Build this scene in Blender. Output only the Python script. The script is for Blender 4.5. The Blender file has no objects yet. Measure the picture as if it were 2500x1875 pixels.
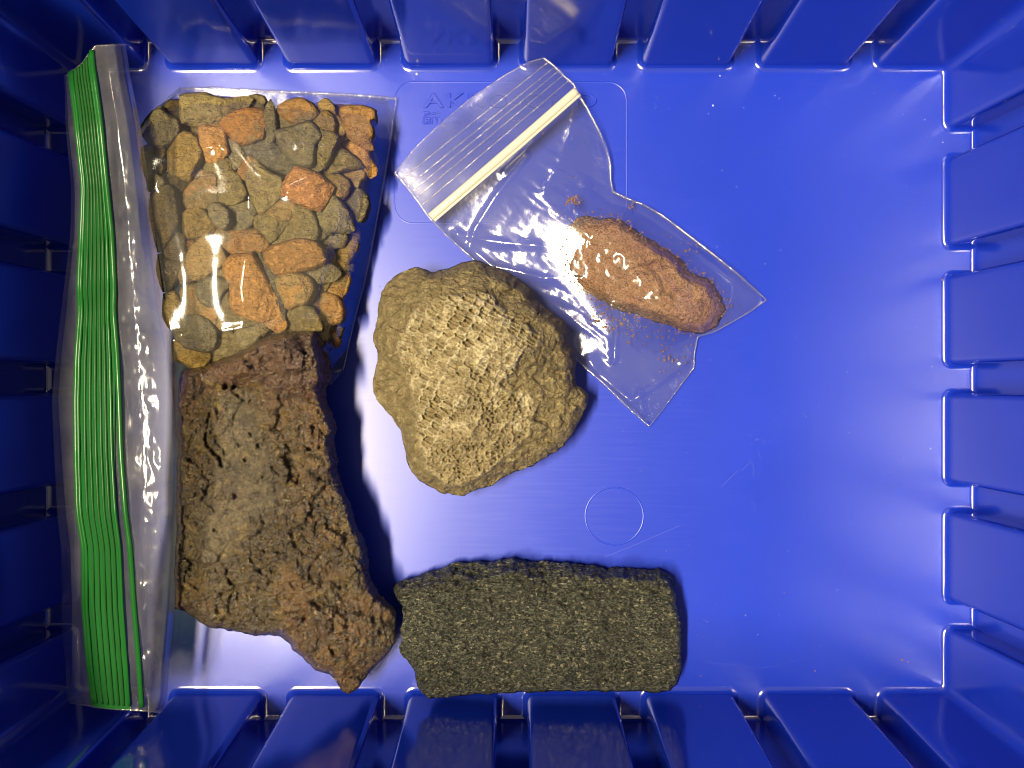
import bpy, bmesh, math, random
import numpy as np
from mathutils import Vector, Matrix
from mathutils.geometry import delaunay_2d_cdt

random.seed(7); RNG = np.random.default_rng(7)
S = bpy.context.scene
C = S.collection

# ------------------------------------------------------------------ camera, world, lamps
H = 190.0            # camera height above the bin floor, mm
K = 0.1              # mm on the floor per traced unit (plan units, 2500 wide)
MM = 0.001
cam_d = bpy.data.cameras.new('camera'); cam = bpy.data.objects.new('camera', cam_d); C.objects.link(cam)
cam.location = (0, 0, H*MM); cam.rotation_euler = (0, 0, 0)
cam_d.sensor_fit = 'HORIZONTAL'; cam_d.sensor_width = 36.0; cam_d.lens = 36.0*H/250.0
cam_d.clip_start = 0.002; cam_d.clip_end = 20.0
cam_d.dof.use_dof = True; cam_d.dof.focus_distance = 0.174; cam_d.dof.aperture_fstop = 32.0
S.camera = cam

w = bpy.data.worlds.new('World'); S.world = w; w.use_nodes = True
bg = w.node_tree.nodes['Background']
bg.inputs['Color'].default_value = (1.0, 0.88, 0.72, 1); bg.inputs['Strength'].default_value = 0.26

def area(name, loc, target, sx, sy, watts, col):
    d = bpy.data.lights.new(name, 'AREA'); d.shape = 'RECTANGLE'; d.size = sx; d.size_y = sy
    d.energy = watts; d.color = col
    o = bpy.data.objects.new(name, d); C.objects.link(o); o.location = loc
    q = (Vector(target)-Vector(loc)).to_track_quat('-Z', 'Y'); o.rotation_euler = q.to_euler()
    return o
# one long narrow ceiling tube to the left of the bin, running along the short side
area('ceiling_tube_lamp', (-0.52, -0.11, 1.45), (-0.52, -0.11, 0), 0.09, 0.72, 74.0, (1.0, 0.85, 0.60))

S.view_settings.view_transform = 'Standard'; S.view_settings.look = 'None'
S.view_settings.gamma = 1.0; S.view_settings.use_curve_mapping = False
S.view_settings.exposure = 0.0
S.render.engine = 'CYCLES'
cy = S.cycles
cy.max_bounces = 12; cy.transparent_max_bounces = 32; cy.glossy_bounces = 6; cy.diffuse_bounces = 4
cy.caustics_reflective = False; cy.caustics_refractive = False; cy.blur_glossy = 0.5
cy.use_denoising = True; cy.filter_width = 1.0

# ------------------------------------------------------------------ numeric helpers
def W(px, py, z):
    """plan units (traced at floor scale) + height in mm -> world metres, so the thing stands where it is seen"""
    px, py, z = np.broadcast_arrays(np.asarray(px, float), np.asarray(py, float), np.asarray(z, float))
    f = (H-z)/H*K*MM
    return np.stack([(px-1250)*f, (937.5-py)*f, z*MM], -1)

def _h(ix, iy, iz, seed):
    h = (ix.astype(np.int64)*374761393 + iy.astype(np.int64)*668265263 + iz.astype(np.int64)*2147483647 + seed*1274126177) & 0xffffffff
    h = ((h ^ (h >> 13))*1274126177) & 0xffffffff
    return ((h ^ (h >> 16)) & 0xffffff)/float(0xffffff)

def vnoise(x, y, z=0.0, seed=0):
    x = np.asarray(x, float); y = np.asarray(y, float); z = np.zeros_like(x)+z
    ix, iy, iz = np.floor(x), np.floor(y), np.floor(z)
    fx, fy, fz = x-ix, y-iy, z-iz
    u, v, t = [f*f*f*(f*(f*6-15)+10) for f in (fx, fy, fz)]
    r = 0
    for dx in (0, 1):
        for dy in (0, 1):
            for dz in (0, 1):
                r = r + _h(ix+dx, iy+dy, iz+dz, seed)*(u if dx else 1-u)*(v if dy else 1-v)*(t if dz else 1-t)
    return r*2-1

def fbm(x, y, scale, octv=4, seed=0, gain=0.5, ridged=False):
    r = 0; a = 1.0; s = 1.0/scale; tot = 0
    for i in range(octv):
        n = vnoise(x*s+17.3*i, y*s-9.1*i, 0.5+i*3.7, seed+i)
        if ridged: n = 1-2*np.abs(n)
        r = r+a*n; tot += a; a *= gain; s *= 2.03
    return r/tot

def voro(u, v, seed=0, jit=0.8):
    iu, iv = np.floor(u), np.floor(v)
    f1 = np.full(u.shape, 9.0); f2 = np.full(u.shape, 9.0); idv = np.zeros(u.shape)
    for dx in (-1, 0, 1):
        for dy in (-1, 0, 1):
            cx = iu+dx+0.5+jit*(_h(iu+dx, iv+dy, iu*0, seed)-0.5)
            cyy = iv+dy+0.5+jit*(_h(iu+dx, iv+dy, iu*0+1, seed)-0.5)
            d = np.hypot(u-cx, v-cyy)
            n = d < f1
            f2 = np.where(n, f1, np.minimum(f2, d)); idv = np.where(n, _h(iu+dx, iv+dy, iu*0+2, seed), idv); f1 = np.where(n, d, f1)
    return f1, f2, idv

def inside(P, poly):
    x, y = P[:, 0], P[:, 1]; r = np.zeros(len(P), bool); n = len(poly)
    for i in range(n):
        x1, y1 = poly[i]; x2, y2 = poly[(i+1) % n]
        if y1 == y2: continue
        c = ((y1 > y) != (y2 > y)) & (x < (x2-x1)*(y-y1)/(y2-y1)+x1)
        r ^= c
    return r

def dist_poly(P, poly, closed=True):
    d = np.full(len(P), 1e9); n = len(poly); poly = np.asarray(poly, float)
    for i in range(n if closed else n-1):
        a = poly[i]; b = poly[(i+1) % n]; ab = b-a; L = ab@ab+1e-9
        t = np.clip(((P-a)@ab)/L, 0, 1)
        q = P-(a+t[:, None]*ab)
        d = np.minimum(d, np.hypot(q[:, 0], q[:, 1]))
    return d

def resample(poly, sp, closed=True, smooth=0):
    p = np.asarray(poly, float)
    for _ in range(smooth):
        if closed:
            q = np.empty((len(p)*2, 2)); n = np.roll(p, -1, 0)
            q[0::2] = p*.75+n*.25; q[1::2] = p*.25+n*.75; p = q
        else:
            q = [p[0]]
            for a, b in zip(p[:-1], p[1:]): q += [a*.75+b*.25, a*.25+b*.75]
            q.append(p[-1]); p = np.array(q)
    if closed: p = np.vstack([p, p[:1]])
    s = np.concatenate([[0], np.cumsum(np.hypot(*np.diff(p, axis=0).T))])
    n = max(3, int(round(s[-1]/sp)))
    t = np.linspace(0, s[-1], n, endpoint=not closed)
    return np.stack([np.interp(t, s, p[:, 0]), np.interp(t, s, p[:, 1])], -1)

def patch(poly, sp, jag=0.0, jscale=20, seed=0, smooth=1):
    """triangulated sheet inside an outline: returns 2d points, triangles, number of rim points, distance to the rim"""
    b = resample(poly, sp, True, smooth)
    if jag:
        t = np.roll(b, -1, 0)-np.roll(b, 1, 0); n = np.stack([t[:, 1], -t[:, 0]], -1)
        n /= np.hypot(n[:, 0], n[:, 1])[:, None]+1e-9
        b = b+n*(jag*fbm(b[:, 0], b[:, 1], jscale, 4, seed+50))[:, None]
    lo, hi = b.min(0), b.max(0)
    gx = np.arange(lo[0], hi[0], sp); gy = np.arange(lo[1], hi[1], sp*.866)
    X, Y = np.meshgrid(gx, gy); X = X+(np.arange(len(gy)) % 2)[:, None]*sp*.5
    P = np.stack([X.ravel(), Y.ravel()], -1); P += RNG.uniform(-.18, .18, P.shape)*sp
    P = P[inside(P, b)]
    P = P[dist_poly(P, b) > sp*.55]
    A = np.vstack([b, P]); nb = len(b)
    vs, es, fs, ov, oe, of = delaunay_2d_cdt([Vector(p) for p in A.tolist()], [], [list(range(nb))], 1, 1e-6)
    V = np.array([(v.x, v.y) for v in vs])
    idx = np.array([o[0] if len(o) else -1 for o in ov])
    rim = np.where((idx >= 0) & (idx < nb))[0]
    F = np.array([f for f in fs if len(f) == 3])
    a = V[F]; cr = (a[:, 1, 0]-a[:, 0, 0])*(a[:, 2, 1]-a[:, 0, 1])-(a[:, 1, 1]-a[:, 0, 1])*(a[:, 2, 0]-a[:, 0, 0])
    F[cr > 0] = F[cr > 0][:, ::-1]          # plan y points down, so this is counter-clockwise from above
    d = dist_poly(V, b); d[rim] = 0
    rm = np.zeros(len(V), bool); rm[rim] = True
    return V, F, rm, d, b

class TPS:
    def __init__(self, pts):
        p = np.array(pts, float); self.c = p[:, :2]; n = len(p)
        r = np.hypot(*(self.c[:, None]-self.c[None]).transpose(2, 0, 1))
        A = np.zeros((n+3, n+3)); A[:n, :n] = self.k(r)+np.eye(n)*1e-3
        A[:n, n] = 1; A[:n, n+1:] = self.c/1000; A[n, :n] = 1; A[n+1:, :n] = self.c.T/1000
        self.w = np.linalg.solve(A, np.concatenate([p[:, 2], [0, 0, 0]]))
    def k(self, r): r = r/1000; return r*r*np.log(r+1e-9)
    def __call__(self, x, y):
        x = np.asarray(x, float); y = np.asarray(y, float); o = np.zeros_like(x)+self.w[-3]+self.w[-2]*x/1000+self.w[-1]*y/1000
        for (cx, cyy), q in zip(self.c, self.w[:-3]): o = o+q*self.k(np.hypot(x-cx, y-cyy))
        return o

def sm(x, a, b):
    t = np.clip((x-a)/(b-a), 0, 1); return t*t*(3-2*t)

# ------------------------------------------------------------------ object helpers
def link(name, me, mat=None, parent=None, loc=None):
    o = bpy.data.objects.new(name, me); C.objects.link(o)
    if mat: me.materials.clear(); me.materials.append(mat)
    if parent: o.parent = parent
    if loc is not None: o.location = loc
    return o

def empty(name, loc=(0, 0, 0)):
    o = bpy.data.objects.new(name, None); C.objects.link(o); o.location = loc; o.empty_display_size = .01
    return o

def tag(o, label, cat, group=None, kind=None):
    o['label'] = label
    if cat: o['category'] = cat
    if group: o['group'] = group
    if kind: o['kind'] = kind
    return o

def mesh_np(name, V, F, smooth=True, attrs=None):
    me = bpy.data.meshes.new(name); me.from_pydata(V.tolist(), [], [tuple(int(i) for i in f) for f in F])
    if smooth: me.polygons.foreach_set('use_smooth', [True]*len(me.polygons))
    for k, a in (attrs or {}).items():
        at = me.attributes.new(k, 'FLOAT', 'POINT'); at.data.foreach_set('value', np.asarray(a, np.float32))
    me.update(); return me

def closed_rock(name, V2, F, rm, ztop, zbot, attrs=None, smooth=True, jit=0.0, jseed=0):
    """top and bottom sheet that share the rim, origin at the base"""
    if jit:
        q = V2.copy(); jm = np.where(rm, .4, 1.0)*jit
        q[:, 0] += jm*(fbm(V2[:, 0], V2[:, 1], 22, 4, jseed, .6)+.5*fbm(V2[:, 0], V2[:, 1], 9, 2, jseed+5, .6)); q[:, 1] += jm*(fbm(V2[:, 0], V2[:, 1], 22, 4, jseed+9, .6)+.5*fbm(V2[:, 0], V2[:, 1], 9, 2, jseed+14, .6)); V2 = q
    n = len(V2); top = W(V2[:, 0], V2[:, 1], ztop)
    inner = np.where(~rm)[0]; bi = np.arange(n); bi[inner] = n+np.arange(len(inner))
    f0 = (H-ztop)/(H)                                   # the bottom lies straight below the top
    bot = top[inner].copy(); bot[:, 2] = zbot[inner]*MM
    VV = np.vstack([top, bot]); FF = np.vstack([F, bi[F][:, ::-1]])
    base = np.array([VV[:, 0].mean(), VV[:, 1].mean(), VV[:, 2].min()])
    at = {k: np.concatenate([a, a[inner]]) for k, a in (attrs or {}).items()}
    return mesh_np(name, VV-base, FF, smooth, at), base

def sheet(name, V2, F, z, mat, parent, attrs=None):
    P = W(V2[:, 0], V2[:, 1], z)-np.array(parent.location if parent else (0, 0, 0))
    return link(name, mesh_np(name, P, F, True, attrs), mat, parent)

def tube(name, pts, r, mat, parent=None, seg=6, squash=1.0, closed=False):
    """round bar through world points (metres), r in metres or list"""
    pts = np.asarray(pts, float); n = len(pts); rr = np.zeros(n)+np.asarray(r)
    t = np.gradient(pts, axis=0); t /= np.linalg.norm(t, axis=1)[:, None]+1e-12
    up = np.array([0, 0, 1.0]); s = np.cross(t, up); s /= np.linalg.norm(s, axis=1)[:, None]+1e-12; u = np.cross(s, t)
    a = np.arange(seg)*2*np.pi/seg
    V = (pts[:, None]+rr[:, None, None]*(np.cos(a)[None, :, None]*s[:, None]+squash*np.sin(a)[None, :, None]*u[:, None])).reshape(-1, 3)
    F = []
    for i in range(n-1):
        for j in range(seg):
            k = (j+1) % seg; F.append((i*seg+j, i*seg+k, (i+1)*seg+k, (i+1)*seg+j))
    F.append(tuple(range(seg))[::-1]); F.append(tuple((n-1)*seg+j for j in range(seg)))
    off = np.array(parent.location) if parent else 0
    me = bpy.data.meshes.new(name); me.from_pydata((V-off).tolist(), [], F)
    me.polygons.foreach_set('use_smooth', [True]*len(me.polygons))
    return link(name, me, mat, parent)

# ------------------------------------------------------------------ materials
class NT:
    def __init__(s, name):
        s.m = bpy.data.materials.new(name); s.m.use_nodes = True; s.t = s.m.node_tree; s.t.nodes.clear()
        s.out = s.n('ShaderNodeOutputMaterial')
    def n(s, typ, ins=None, **kw):
        o = s.t.nodes.new(typ)
        for k, v in kw.items(): setattr(o, k, v)
        for k, v in (ins or {}).items(): s.set(o, k, v)
        return o
    def set(s, node, k, v):
        i = node.inputs[k]
        if isinstance(v, bpy.types.NodeSocket): s.t.links.new(v, i)
        elif isinstance(v, bpy.types.Node): s.t.links.new(v.outputs[0], i)
        else:
            if isinstance(v, tuple) and len(v) == 3 and i.type == 'RGBA': v = (*v, 1)
            i.default_value = v
    def co(s, kind='Object'): return s.n('ShaderNodeTexCoord').outputs[kind]
    def noise(s, vec, scale, det=4, rough=.55, dist=0.0, out='Fac'):
        return s.n('ShaderNodeTexNoise', {'Vector': vec, 'Scale': scale, 'Detail': det, 'Roughness': rough, 'Distortion': dist}).outputs[out]
    def vor(s, vec, scale, feat='F1', out='Distance'):
        return s.n('ShaderNodeTexVoronoi', {'Vector': vec, 'Scale': scale}, feature=feat).outputs[out]
    def ramp(s, fac, stops):
        r = s.n('ShaderNodeValToRGB', {'Fac': fac}); e = r.color_ramp.elements
        while len(e) < len(stops): e.new(0.5)
        for x, (p, c) in zip(e, stops):
            x.position = p; x.color = (*c, 1) if isinstance(c, tuple) else (c, c, c, 1)
        return r.outputs[0]
    def mix(s, f, a, b, mode='MIX'):
        m = s.n('ShaderNodeMix', data_type='RGBA', blend_type=mode)
        for sock, v in ((m.inputs[0], f), (m.inputs[6], a), (m.inputs[7], b)):
            if isinstance(v, bpy.types.NodeSocket): s.t.links.new(v, sock)
            else: sock.default_value = (*v, 1) if isinstance(v, tuple) and len(v) == 3 else v
        return m.outputs[2]
    def math(s, op, a, b=0.0, clamp=False):
        m = s.n('ShaderNodeMath', operation=op, use_clamp=clamp)
        for i, v in ((0, a), (1, b)):
            if isinstance(v, bpy.types.NodeSocket): s.t.links.new(v, m.inputs[i])
            else: m.inputs[i].default_value = v
        return m.outputs[0]
    def attr(s, name): return s.n('ShaderNodeAttribute', attribute_name=name).outputs['Fac']
    def bump(s, h, strength, dist, normal=None):
        i = {'Height': h, 'Strength': strength, 'Distance': dist}
        if normal: i['Normal'] = normal
        return s.n('ShaderNodeBump', i).outputs[0]
    def map(s, vec, scale=(1, 1, 1), rot=(0, 0, 0), loc=(0, 0, 0)):
        return s.n('ShaderNodeMapping', {'Vector': vec, 'Scale': scale, 'Rotation': rot, 'Location': loc}).outputs[0]
    def done(s, shader): s.t.links.new(shader if isinstance(shader, bpy.types.NodeSocket) else shader.outputs[0], s.out.inputs[0]); return s.m
    def pbr(s, **kw):
        return s.n('ShaderNodeBsdfPrincipled', {k.replace('_', ' '): v for k, v in kw.items()})

def blue_plastic(name, floor=False):
    N = NT(name); co = N.co('Object')
    base = (0.006, 0.028, 0.39)
    big = N.noise(co, 25, 3)
    col = N.mix(N.ramp(big, [(.35, 0.0), (.7, 1.0)]), base, (0.008, 0.032, 0.43))
    # fine rubbed scratches, running mostly along the bin
    s1 = N.noise(N.map(co, (60, 1600, 300)), 1.0, 5, .65)
    s2 = N.noise(N.map(co, (1400, 90, 300), (0, 0, .35)), 1.0, 4, .6)
    scr = N.math('MULTIPLY', N.ramp(s1, [(.45, 0.0), (.75, 1.0)]), 1.0)
    if floor:
        patchy = N.noise(co, 45, 4, .6)
        fine = N.noise(N.map(co, (900, 700, 500), (0, 0, .5)), 1.0, 2, .7, 1.2)
        wear = N.math('MULTIPLY', N.ramp(patchy, [(.58, 0.0), (.72, 1.0)]), N.ramp(fine, [(.66, 0.0), (.72, 1.0)]))
        col = N.mix(N.math('MULTIPLY', wear, .6), col, (.30, .33, .62))
    r = N.math('ADD', N.math('MULTIPLY', scr, .04), .30 if floor else .12)
    r = N.math('ADD', r, N.math('MULTIPLY', big, .05))
    h = N.math('ADD', N.math('MULTIPLY', s1, .5), N.math('MULTIPLY', s2, .3))
    nb = N.bump(h, .028 if floor else .02, .00008)
    nb = N.bump(N.noise(co, 14, 2), .25, .0006, nb)
    return N.done(N.pbr(Base_Color=col, Roughness=r, Normal=nb, IOR=1.5 if floor else 1.65, Specular_IOR_Level=.56 if floor else 1.0, Coat_Weight=0.0 if floor else .8, Coat_Roughness=.10, Coat_IOR=1.6))

M_FLOOR = blue_plastic('blue_plastic_floor', True)
M_WALL = blue_plastic('blue_plastic_wall')

def film(name, tint=(.97, .97, .96), haze=.04, hazecol=(.75, .73, .68), rough=.07, refl=.085, wr=.5, wscale=260, milky=False):
    N = NT(name); co = N.co('Object')
    n1 = N.noise(N.map(co, (1, 1, 1)), wscale, 3, .55, .4)
    n2 = N.noise(co, wscale*.27, 2, .5)
    nb = N.bump(N.math('ADD', n1, N.math('MULTIPLY', n2, 2.0)), wr, .0004)
    fac = N.n('ShaderNodeLayerWeight', {'Blend': .5}).outputs['Facing']
    fr = N.math('ADD', N.math('MULTIPLY', N.math('POWER', fac, 4.0), .8), refl, True)
    tr = N.n('ShaderNodeBsdfTransparent', {'Color': tint})
    gl = N.n('ShaderNodeBsdfGlossy', {'Color': (1, 1, 1), 'Roughness': rough, 'Normal': nb})
    df = N.n('ShaderNodeBsdfDiffuse', {'Color': hazecol}); tl = N.n('ShaderNodeBsdfTranslucent', {'Color': hazecol})
    hz = N.n('ShaderNodeMixShader', {0: .5, 1: df, 2: tl})
    a = N.n('ShaderNodeMixShader', {1: tr, 2: hz})
    hv = N.ramp(N.noise(co, 90, 4, .6), [(.35, haze*.6), (.75, haze*1.5)])
    N.t.links.new(hv, a.inputs[0])
    b = N.n('ShaderNodeMixShader', {0: fr, 1: a, 2: gl})
    return N.done(b)

M_FILM = film('clear_bag_film', wr=.03, haze=.035)
M_FILM_FLAP = film('folded_bag_film', tint=(.90, .90, .86), haze=.12, hazecol=(.55, .55, .50), wr=.12, rough=.15, wscale=170)
M_FILM_SMALL = film('clear_small_bag_film', wr=.10, haze=.03, rough=.13, wscale=330)
M_SEAM = film('heat_sealed_film', tint=(.92, .92, .9), haze=.10, refl=.12, wr=.8, rough=.12, wscale=700)

def green_zip(name, a=.6, col=(.015, .30, .025)):
    N = NT(name); co = N.co('Object')
    n = N.noise(N.map(co, (900, 30, 200)), 1.0, 3)
    c = N.mix(n, col, tuple(min(1, x*1.5+.012) for x in col))
    p = N.pbr(Base_Color=c, Roughness=.28, IOR=1.5)
    tl = N.n('ShaderNodeBsdfTranslucent', {'Color': c})
    m = N.n('ShaderNodeMixShader', {0: .3, 1: p, 2: tl})
    t = N.n('ShaderNodeBsdfTransparent', {'Color': (.42, .62, .40)})
    return N.done(N.n('ShaderNodeMixShader', {0: a, 1: t, 2: m}))
M_ZIPBAND = green_zip('green_zip_band', .78, (.007, .105, .014))
M_ZIPRIDGE = green_zip('green_zip_ridge', .92, (.005, .095, .009))
M_ZIPPALE = green_zip('pale_green_zip_ridge', .4, (.03, .14, .032))

def zip_white():
    N = NT('cream_zip_strip')
    p = N.pbr(Base_Color=(.72, .66, .52), Roughness=.35)
    t = N.n('ShaderNodeBsdfTransparent', {'Color': (.9, .88, .8)})
    return N.done(N.n('ShaderNodeMixShader', {0: .62, 1: t, 2: p}))
M_ZIPWHITE = zip_white()

def stone_mat(name, c1, c2, c3, p=.5, patchscale=110):
    """c1 main, c2 variation, c3 stain that covers a share p"""
    N = NT(name); co = N.co('Object'); rnd = N.n('ShaderNodeObjectInfo').outputs['Random']
    off = N.n('ShaderNodeVectorMath', {0: co, 1: N.n('ShaderNodeCombineXYZ', {0: rnd, 1: N.math('MULTIPLY', rnd, 7.3), 2: N.math('MULTIPLY', rnd, 3.1)}).outputs[0]}, operation='ADD').outputs[0]
    a = N.noise(off, 260, 6, .62); b = N.noise(off, patchscale, 4, .6, .5); g = N.noise(off, 2600, 3, .6)
    col = N.mix(N.ramp(a, [(.35, 0.0), (.66, 1.0)]), c1, c2)
    col = N.mix(N.ramp(b, [(p-.04, 1.0), (p+.05, 0.0)]), col, c3)
    v = N.math('ADD', N.math('MULTIPLY', rnd, .5), .72)
    col = N.mix(1.0, col, N.n('ShaderNodeCombineColor', {0: v, 1: v, 2: v}).outputs[0], 'MULTIPLY')
    m_ = N.noise(off, 800, 4, .65)
    col = N.mix(N.ramp(m_, [(.40, .45), (.47, 0.0)]), col, tuple(x*.55 for x in c1))
    col = N.mix(N.ramp(m_, [(.54, 0.0), (.62, .5)]), col, tuple(min(1, x*1.45+.02) for x in c2))
    col = N.mix(N.ramp(g, [(.34, .4), (.44, 0.0)]), col, tuple(x*.5 for x in c1))
    lay = N.noise(N.map(off, (1, 3, 1), (0, 0, .6)), 200, 5, .6)
    nb = N.bump(g, .6, .0005); nb = N.bump(m_, .7, .0012, nb); nb = N.bump(N.math('ADD', a, lay), .9, .0022, nb)
    return N.done(N.pbr(Base_Color=col, Roughness=.9, Normal=nb, Specular_IOR_Level=.15))
OL = (.182, .148, .072); OL2 = (.145, .122, .070); GR = (.168, .146, .092); DK = (.095, .072, .036)
ORG = (.345, .185, .066); ORG2 = (.29, .165, .066); OCH = (.25, .165, .045); TAN = (.27, .18, .075); SAL = (.45, .21, .090)
MS = {
 'olive': stone_mat('olive_shale', OL, (.22, .165, .062), (.24, .145, .04), .30),
 'grey': stone_mat('grey_shale', GR, (.18, .145, .068), OL2, .38),
 'dark': stone_mat('dark_brown_shale', DK, (.12, .085, .04), (.18, .09, .03), .32),
 'slate': stone_mat('dark_slate', (.10, .09, .062), (.14, .12, .075), (.07, .06, .045), .40),
 'orange': stone_mat('orange_iron_shale', ORG, (.38, .20, .055), ORG2, .42),
 'salmon': stone_mat('salmon_orange_shale', SAL, (.45, .215, .075), (.36, .16, .05), .40),
 'tan': stone_mat('tan_shale', TAN, (.22, .15, .055), (.31, .17, .05), .44),
 'ochre': stone_mat('ochre_shale', OCH, (.24, .16, .05), (.20, .15, .06), .42),
 'mixed': stone_mat('orange_and_grey_shale', (.23, .145, .05), GR, ORG, .50, 75),
 'rust': stone_mat('rusty_ridged_shale', (.34, .145, .03), (.22, .13, .04), (.17, .12, .05), .40, 150),
}

def coral_mat():
    N = NT('fossil_coral_stone'); co = N.co('Object'); t = N.attr('tone'); e = N.attr('rough_face')
    a = N.noise(co, 120, 6, .65); g = N.noise(co, 1500, 4, .65); b = N.noise(co, 45, 4, .55)
    col = N.mix(N.ramp(a, [(.35, 0.0), (.68, 1.0)]), (.23, .188, .100), (.31, .26, .148))
    col = N.mix(N.ramp(b, [(.42, 0.0), (.66, .8)]), col, (.33, .27, .14))
    col = N.mix(e, col, (.175, .138, .068))
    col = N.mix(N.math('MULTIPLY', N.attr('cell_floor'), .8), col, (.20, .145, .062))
    col = N.mix(t, col, (.52, .45, .28))                 # cream cell walls
    m_ = N.noise(co, 500, 5, .65)
    col = N.mix(N.ramp(m_, [(.42, .55), (.48, 0.0)]), col, (.125, .088, .033))
    col = N.mix(N.ramp(m_, [(.55, 0.0), (.63, .5)]), col, (.40, .325, .150))
    col = N.mix(N.ramp(g, [(.40, .6), (.47, 0.0)]), col, (.09, .065, .025))
    nb = N.bump(g, .9, .0008); nb = N.bump(m_, .6, .0014, nb); nb = N.bump(a, .6, .003, nb)
    return N.done(N.pbr(Base_Color=col, Roughness=.78, Normal=nb, Specular_IOR_Level=.35))
M_CORAL = coral_mat()

def ore_mat():
    N = NT('rusty_ore_slag'); co = N.co('Object'); t = N.attr('tone'); p = N.attr('purple'); rs = N.attr('rusty')
    a = N.noise(co, 110, 8, .68); g = N.noise(co, 1100, 5, .7); b = N.noise(co, 60, 5, .6, .6); f = N.vor(co, 900)
    h2 = N.noise(co, 420, 5, .68); k = N.noise(co, 230, 4, .6)
    col = N.mix(N.ramp(a, [(.42, 0.0), (.58, 1.0)]), (.034, .022, .006), (.074, .049, .013))
    col = N.mix(N.ramp(b, [(.52, 0.0), (.60, .8)]), col, (.110, .055, .014))
    col = N.mix(N.math('MULTIPLY', t, N.ramp(h2, [(.40, .15), (.55, 1.0)])), col, (.100, .076, .034))
    col = N.mix(N.math('MULTIPLY', p, .85), col, (.115, .052, .034))
    col = N.mix(N.math('MULTIPLY', rs, N.ramp(h2, [(.46, 0.0), (.56, .9)])), col, (.15, .074, .018))
    col = N.mix(N.ramp(k, [(.60, 0.0), (.66, .8)]), col, (.20, .135, .035))
    col = N.mix(N.ramp(N.noise(co, 75, 3, .6), [(.38, .55), (.47, 0.0)]), col, (.030, .018, .007))
    col = N.mix(N.ramp(h2, [(.40, .55), (.46, 0.0)]), col, (.030, .017, .008))
    col = N.mix(N.ramp(g, [(.42, .55), (.48, 0.0)]), col, (.024, .014, .007))
    col = N.mix(N.ramp(g, [(.56, 0.0), (.63, .7)]), col, (.17, .122, .042))
    r = N.ramp(g, [(.44, .65), (.53, .13)])
    r2 = N.mix(N.math('MULTIPLY', t, .5), r, (.8, .8, .8)); r2 = N.mix(N.math('MULTIPLY', p, .7), r2, (.22, .22, .22))
    nb = N.bump(g, .7, .0010); nb = N.bump(h2, .7, .0018, nb); nb = N.bump(a, .8, .004, nb); nb = N.bump(f, .35, .0008, nb)
    return N.done(N.pbr(Base_Color=col, Roughness=r2, Normal=nb, IOR=1.75))
M_ORE = ore_mat()

def schist_mat():
    N = NT('dark_green_speckled_rock'); co = N.co('Object'); sf = N.attr('side')
    st = N.map(co, (1, 1.5, 1), (0, 0, -.25))
    vd = N.n('ShaderNodeVectorMath', {0: st, 1: N.n('ShaderNodeVectorMath', {0: N.noise(st, 900, 2, .6, 0.0, 'Color'), 1: (.0012, .0012, .0012)}, operation='MULTIPLY').outputs[0]}, operation='ADD').outputs[0]
    g = N.noise(st, 1500, 3, .75); m = N.noise(N.map(co, (.35, 1.6, 1), (0, 0, -.06)), 380, 5, .7); vc = N.n('ShaderNodeSeparateColor', {0: N.vor(vd, 1700, 'F1', 'Color')}).outputs[0]; a = N.noise(co, 90, 4, .55); s = N.noise(st, 800, 2, .5)
    col = N.mix(N.ramp(m, [(.43, 0.0), (.57, 1.0)]), (.017, .019, .014), (.055, .056, .039))
    v2 = N.n('ShaderNodeSeparateColor', {0: N.vor(vd, 2900, 'F1', 'Color')}).outputs[0]
    col = N.mix(N.ramp(vc, [(.34, .9), (.40, 0.0)]), col, (.012, .014, .011))
    col = N.mix(N.ramp(vc, [(.66, 0.0), (.74, .75)]), col, (.120, .124, .086))
    col = N.mix(N.ramp(v2, [(.70, 0.0), (.78, .7)]), col, (.15, .155, .118))
    col = N.mix(N.ramp(v2, [(.28, .7), (.34, 0.0)]), col, (.016, .018, .014))
    col = N.mix(N.ramp(vc, [(.93, 0.0), (.96, .9)]), col, (.33, .30, .19))
    col = N.mix(N.ramp(s, [(.62, 0.0), (.68, .6)]), col, (.22, .205, .12))
    col = N.mix(N.ramp(a, [(.4, .35), (.6, 0.0)]), col, (.035, .036, .026))
    r = N.ramp(N.noise(co, 1900, 2, .5), [(.5, .62), (.72, .18)])
    nb = N.bump(g, .5, .0006); nb = N.bump(v2, .7, .0006, nb); nb = N.bump(vc, .8, .0010, nb); nb = N.bump(m, 1.0, .004, nb)
    return N.done(N.pbr(Base_Color=col, Roughness=r, Normal=nb, IOR=1.5, Specular_IOR_Level=.35))
M_SCHIST = schist_mat()

def powder_mat():
    N = NT('red_brown_powder'); co = N.co('Object')
    a = N.noise(co, 140, 6, .62); g = N.noise(co, 2400, 3, .6)
    col = N.mix(N.ramp(a, [(.35, 0.0), (.65, 1.0)]), (.38, .205, .115), (.48, .285, .175))
    m_ = N.noise(co, 520, 4, .65)
    col = N.mix(N.ramp(m_, [(.42, .35), (.5, 0.0)]), col, (.22, .105, .048))
    col = N.mix(N.ramp(m_, [(.54, 0.0), (.64, .5)]), col, (.32, .15, .055))
    col = N.mix(N.ramp(g, [(.40, .5), (.48, 0.0)]), col, (.10, .04, .015))
    nb = N.bump(g, 1.0, .001); nb = N.bump(m_, 1.0, .0025, nb); nb = N.bump(a, .9, .004, nb)
    return N.done(N.pbr(Base_Color=col, Roughness=1.0, Normal=nb, Specular_IOR_Level=.02))
M_POWDER = powder_mat()
def flat_mat(name, c, r=.7):
    N = NT(name); return N.done(N.pbr(Base_Color=c, Roughness=r))
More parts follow.
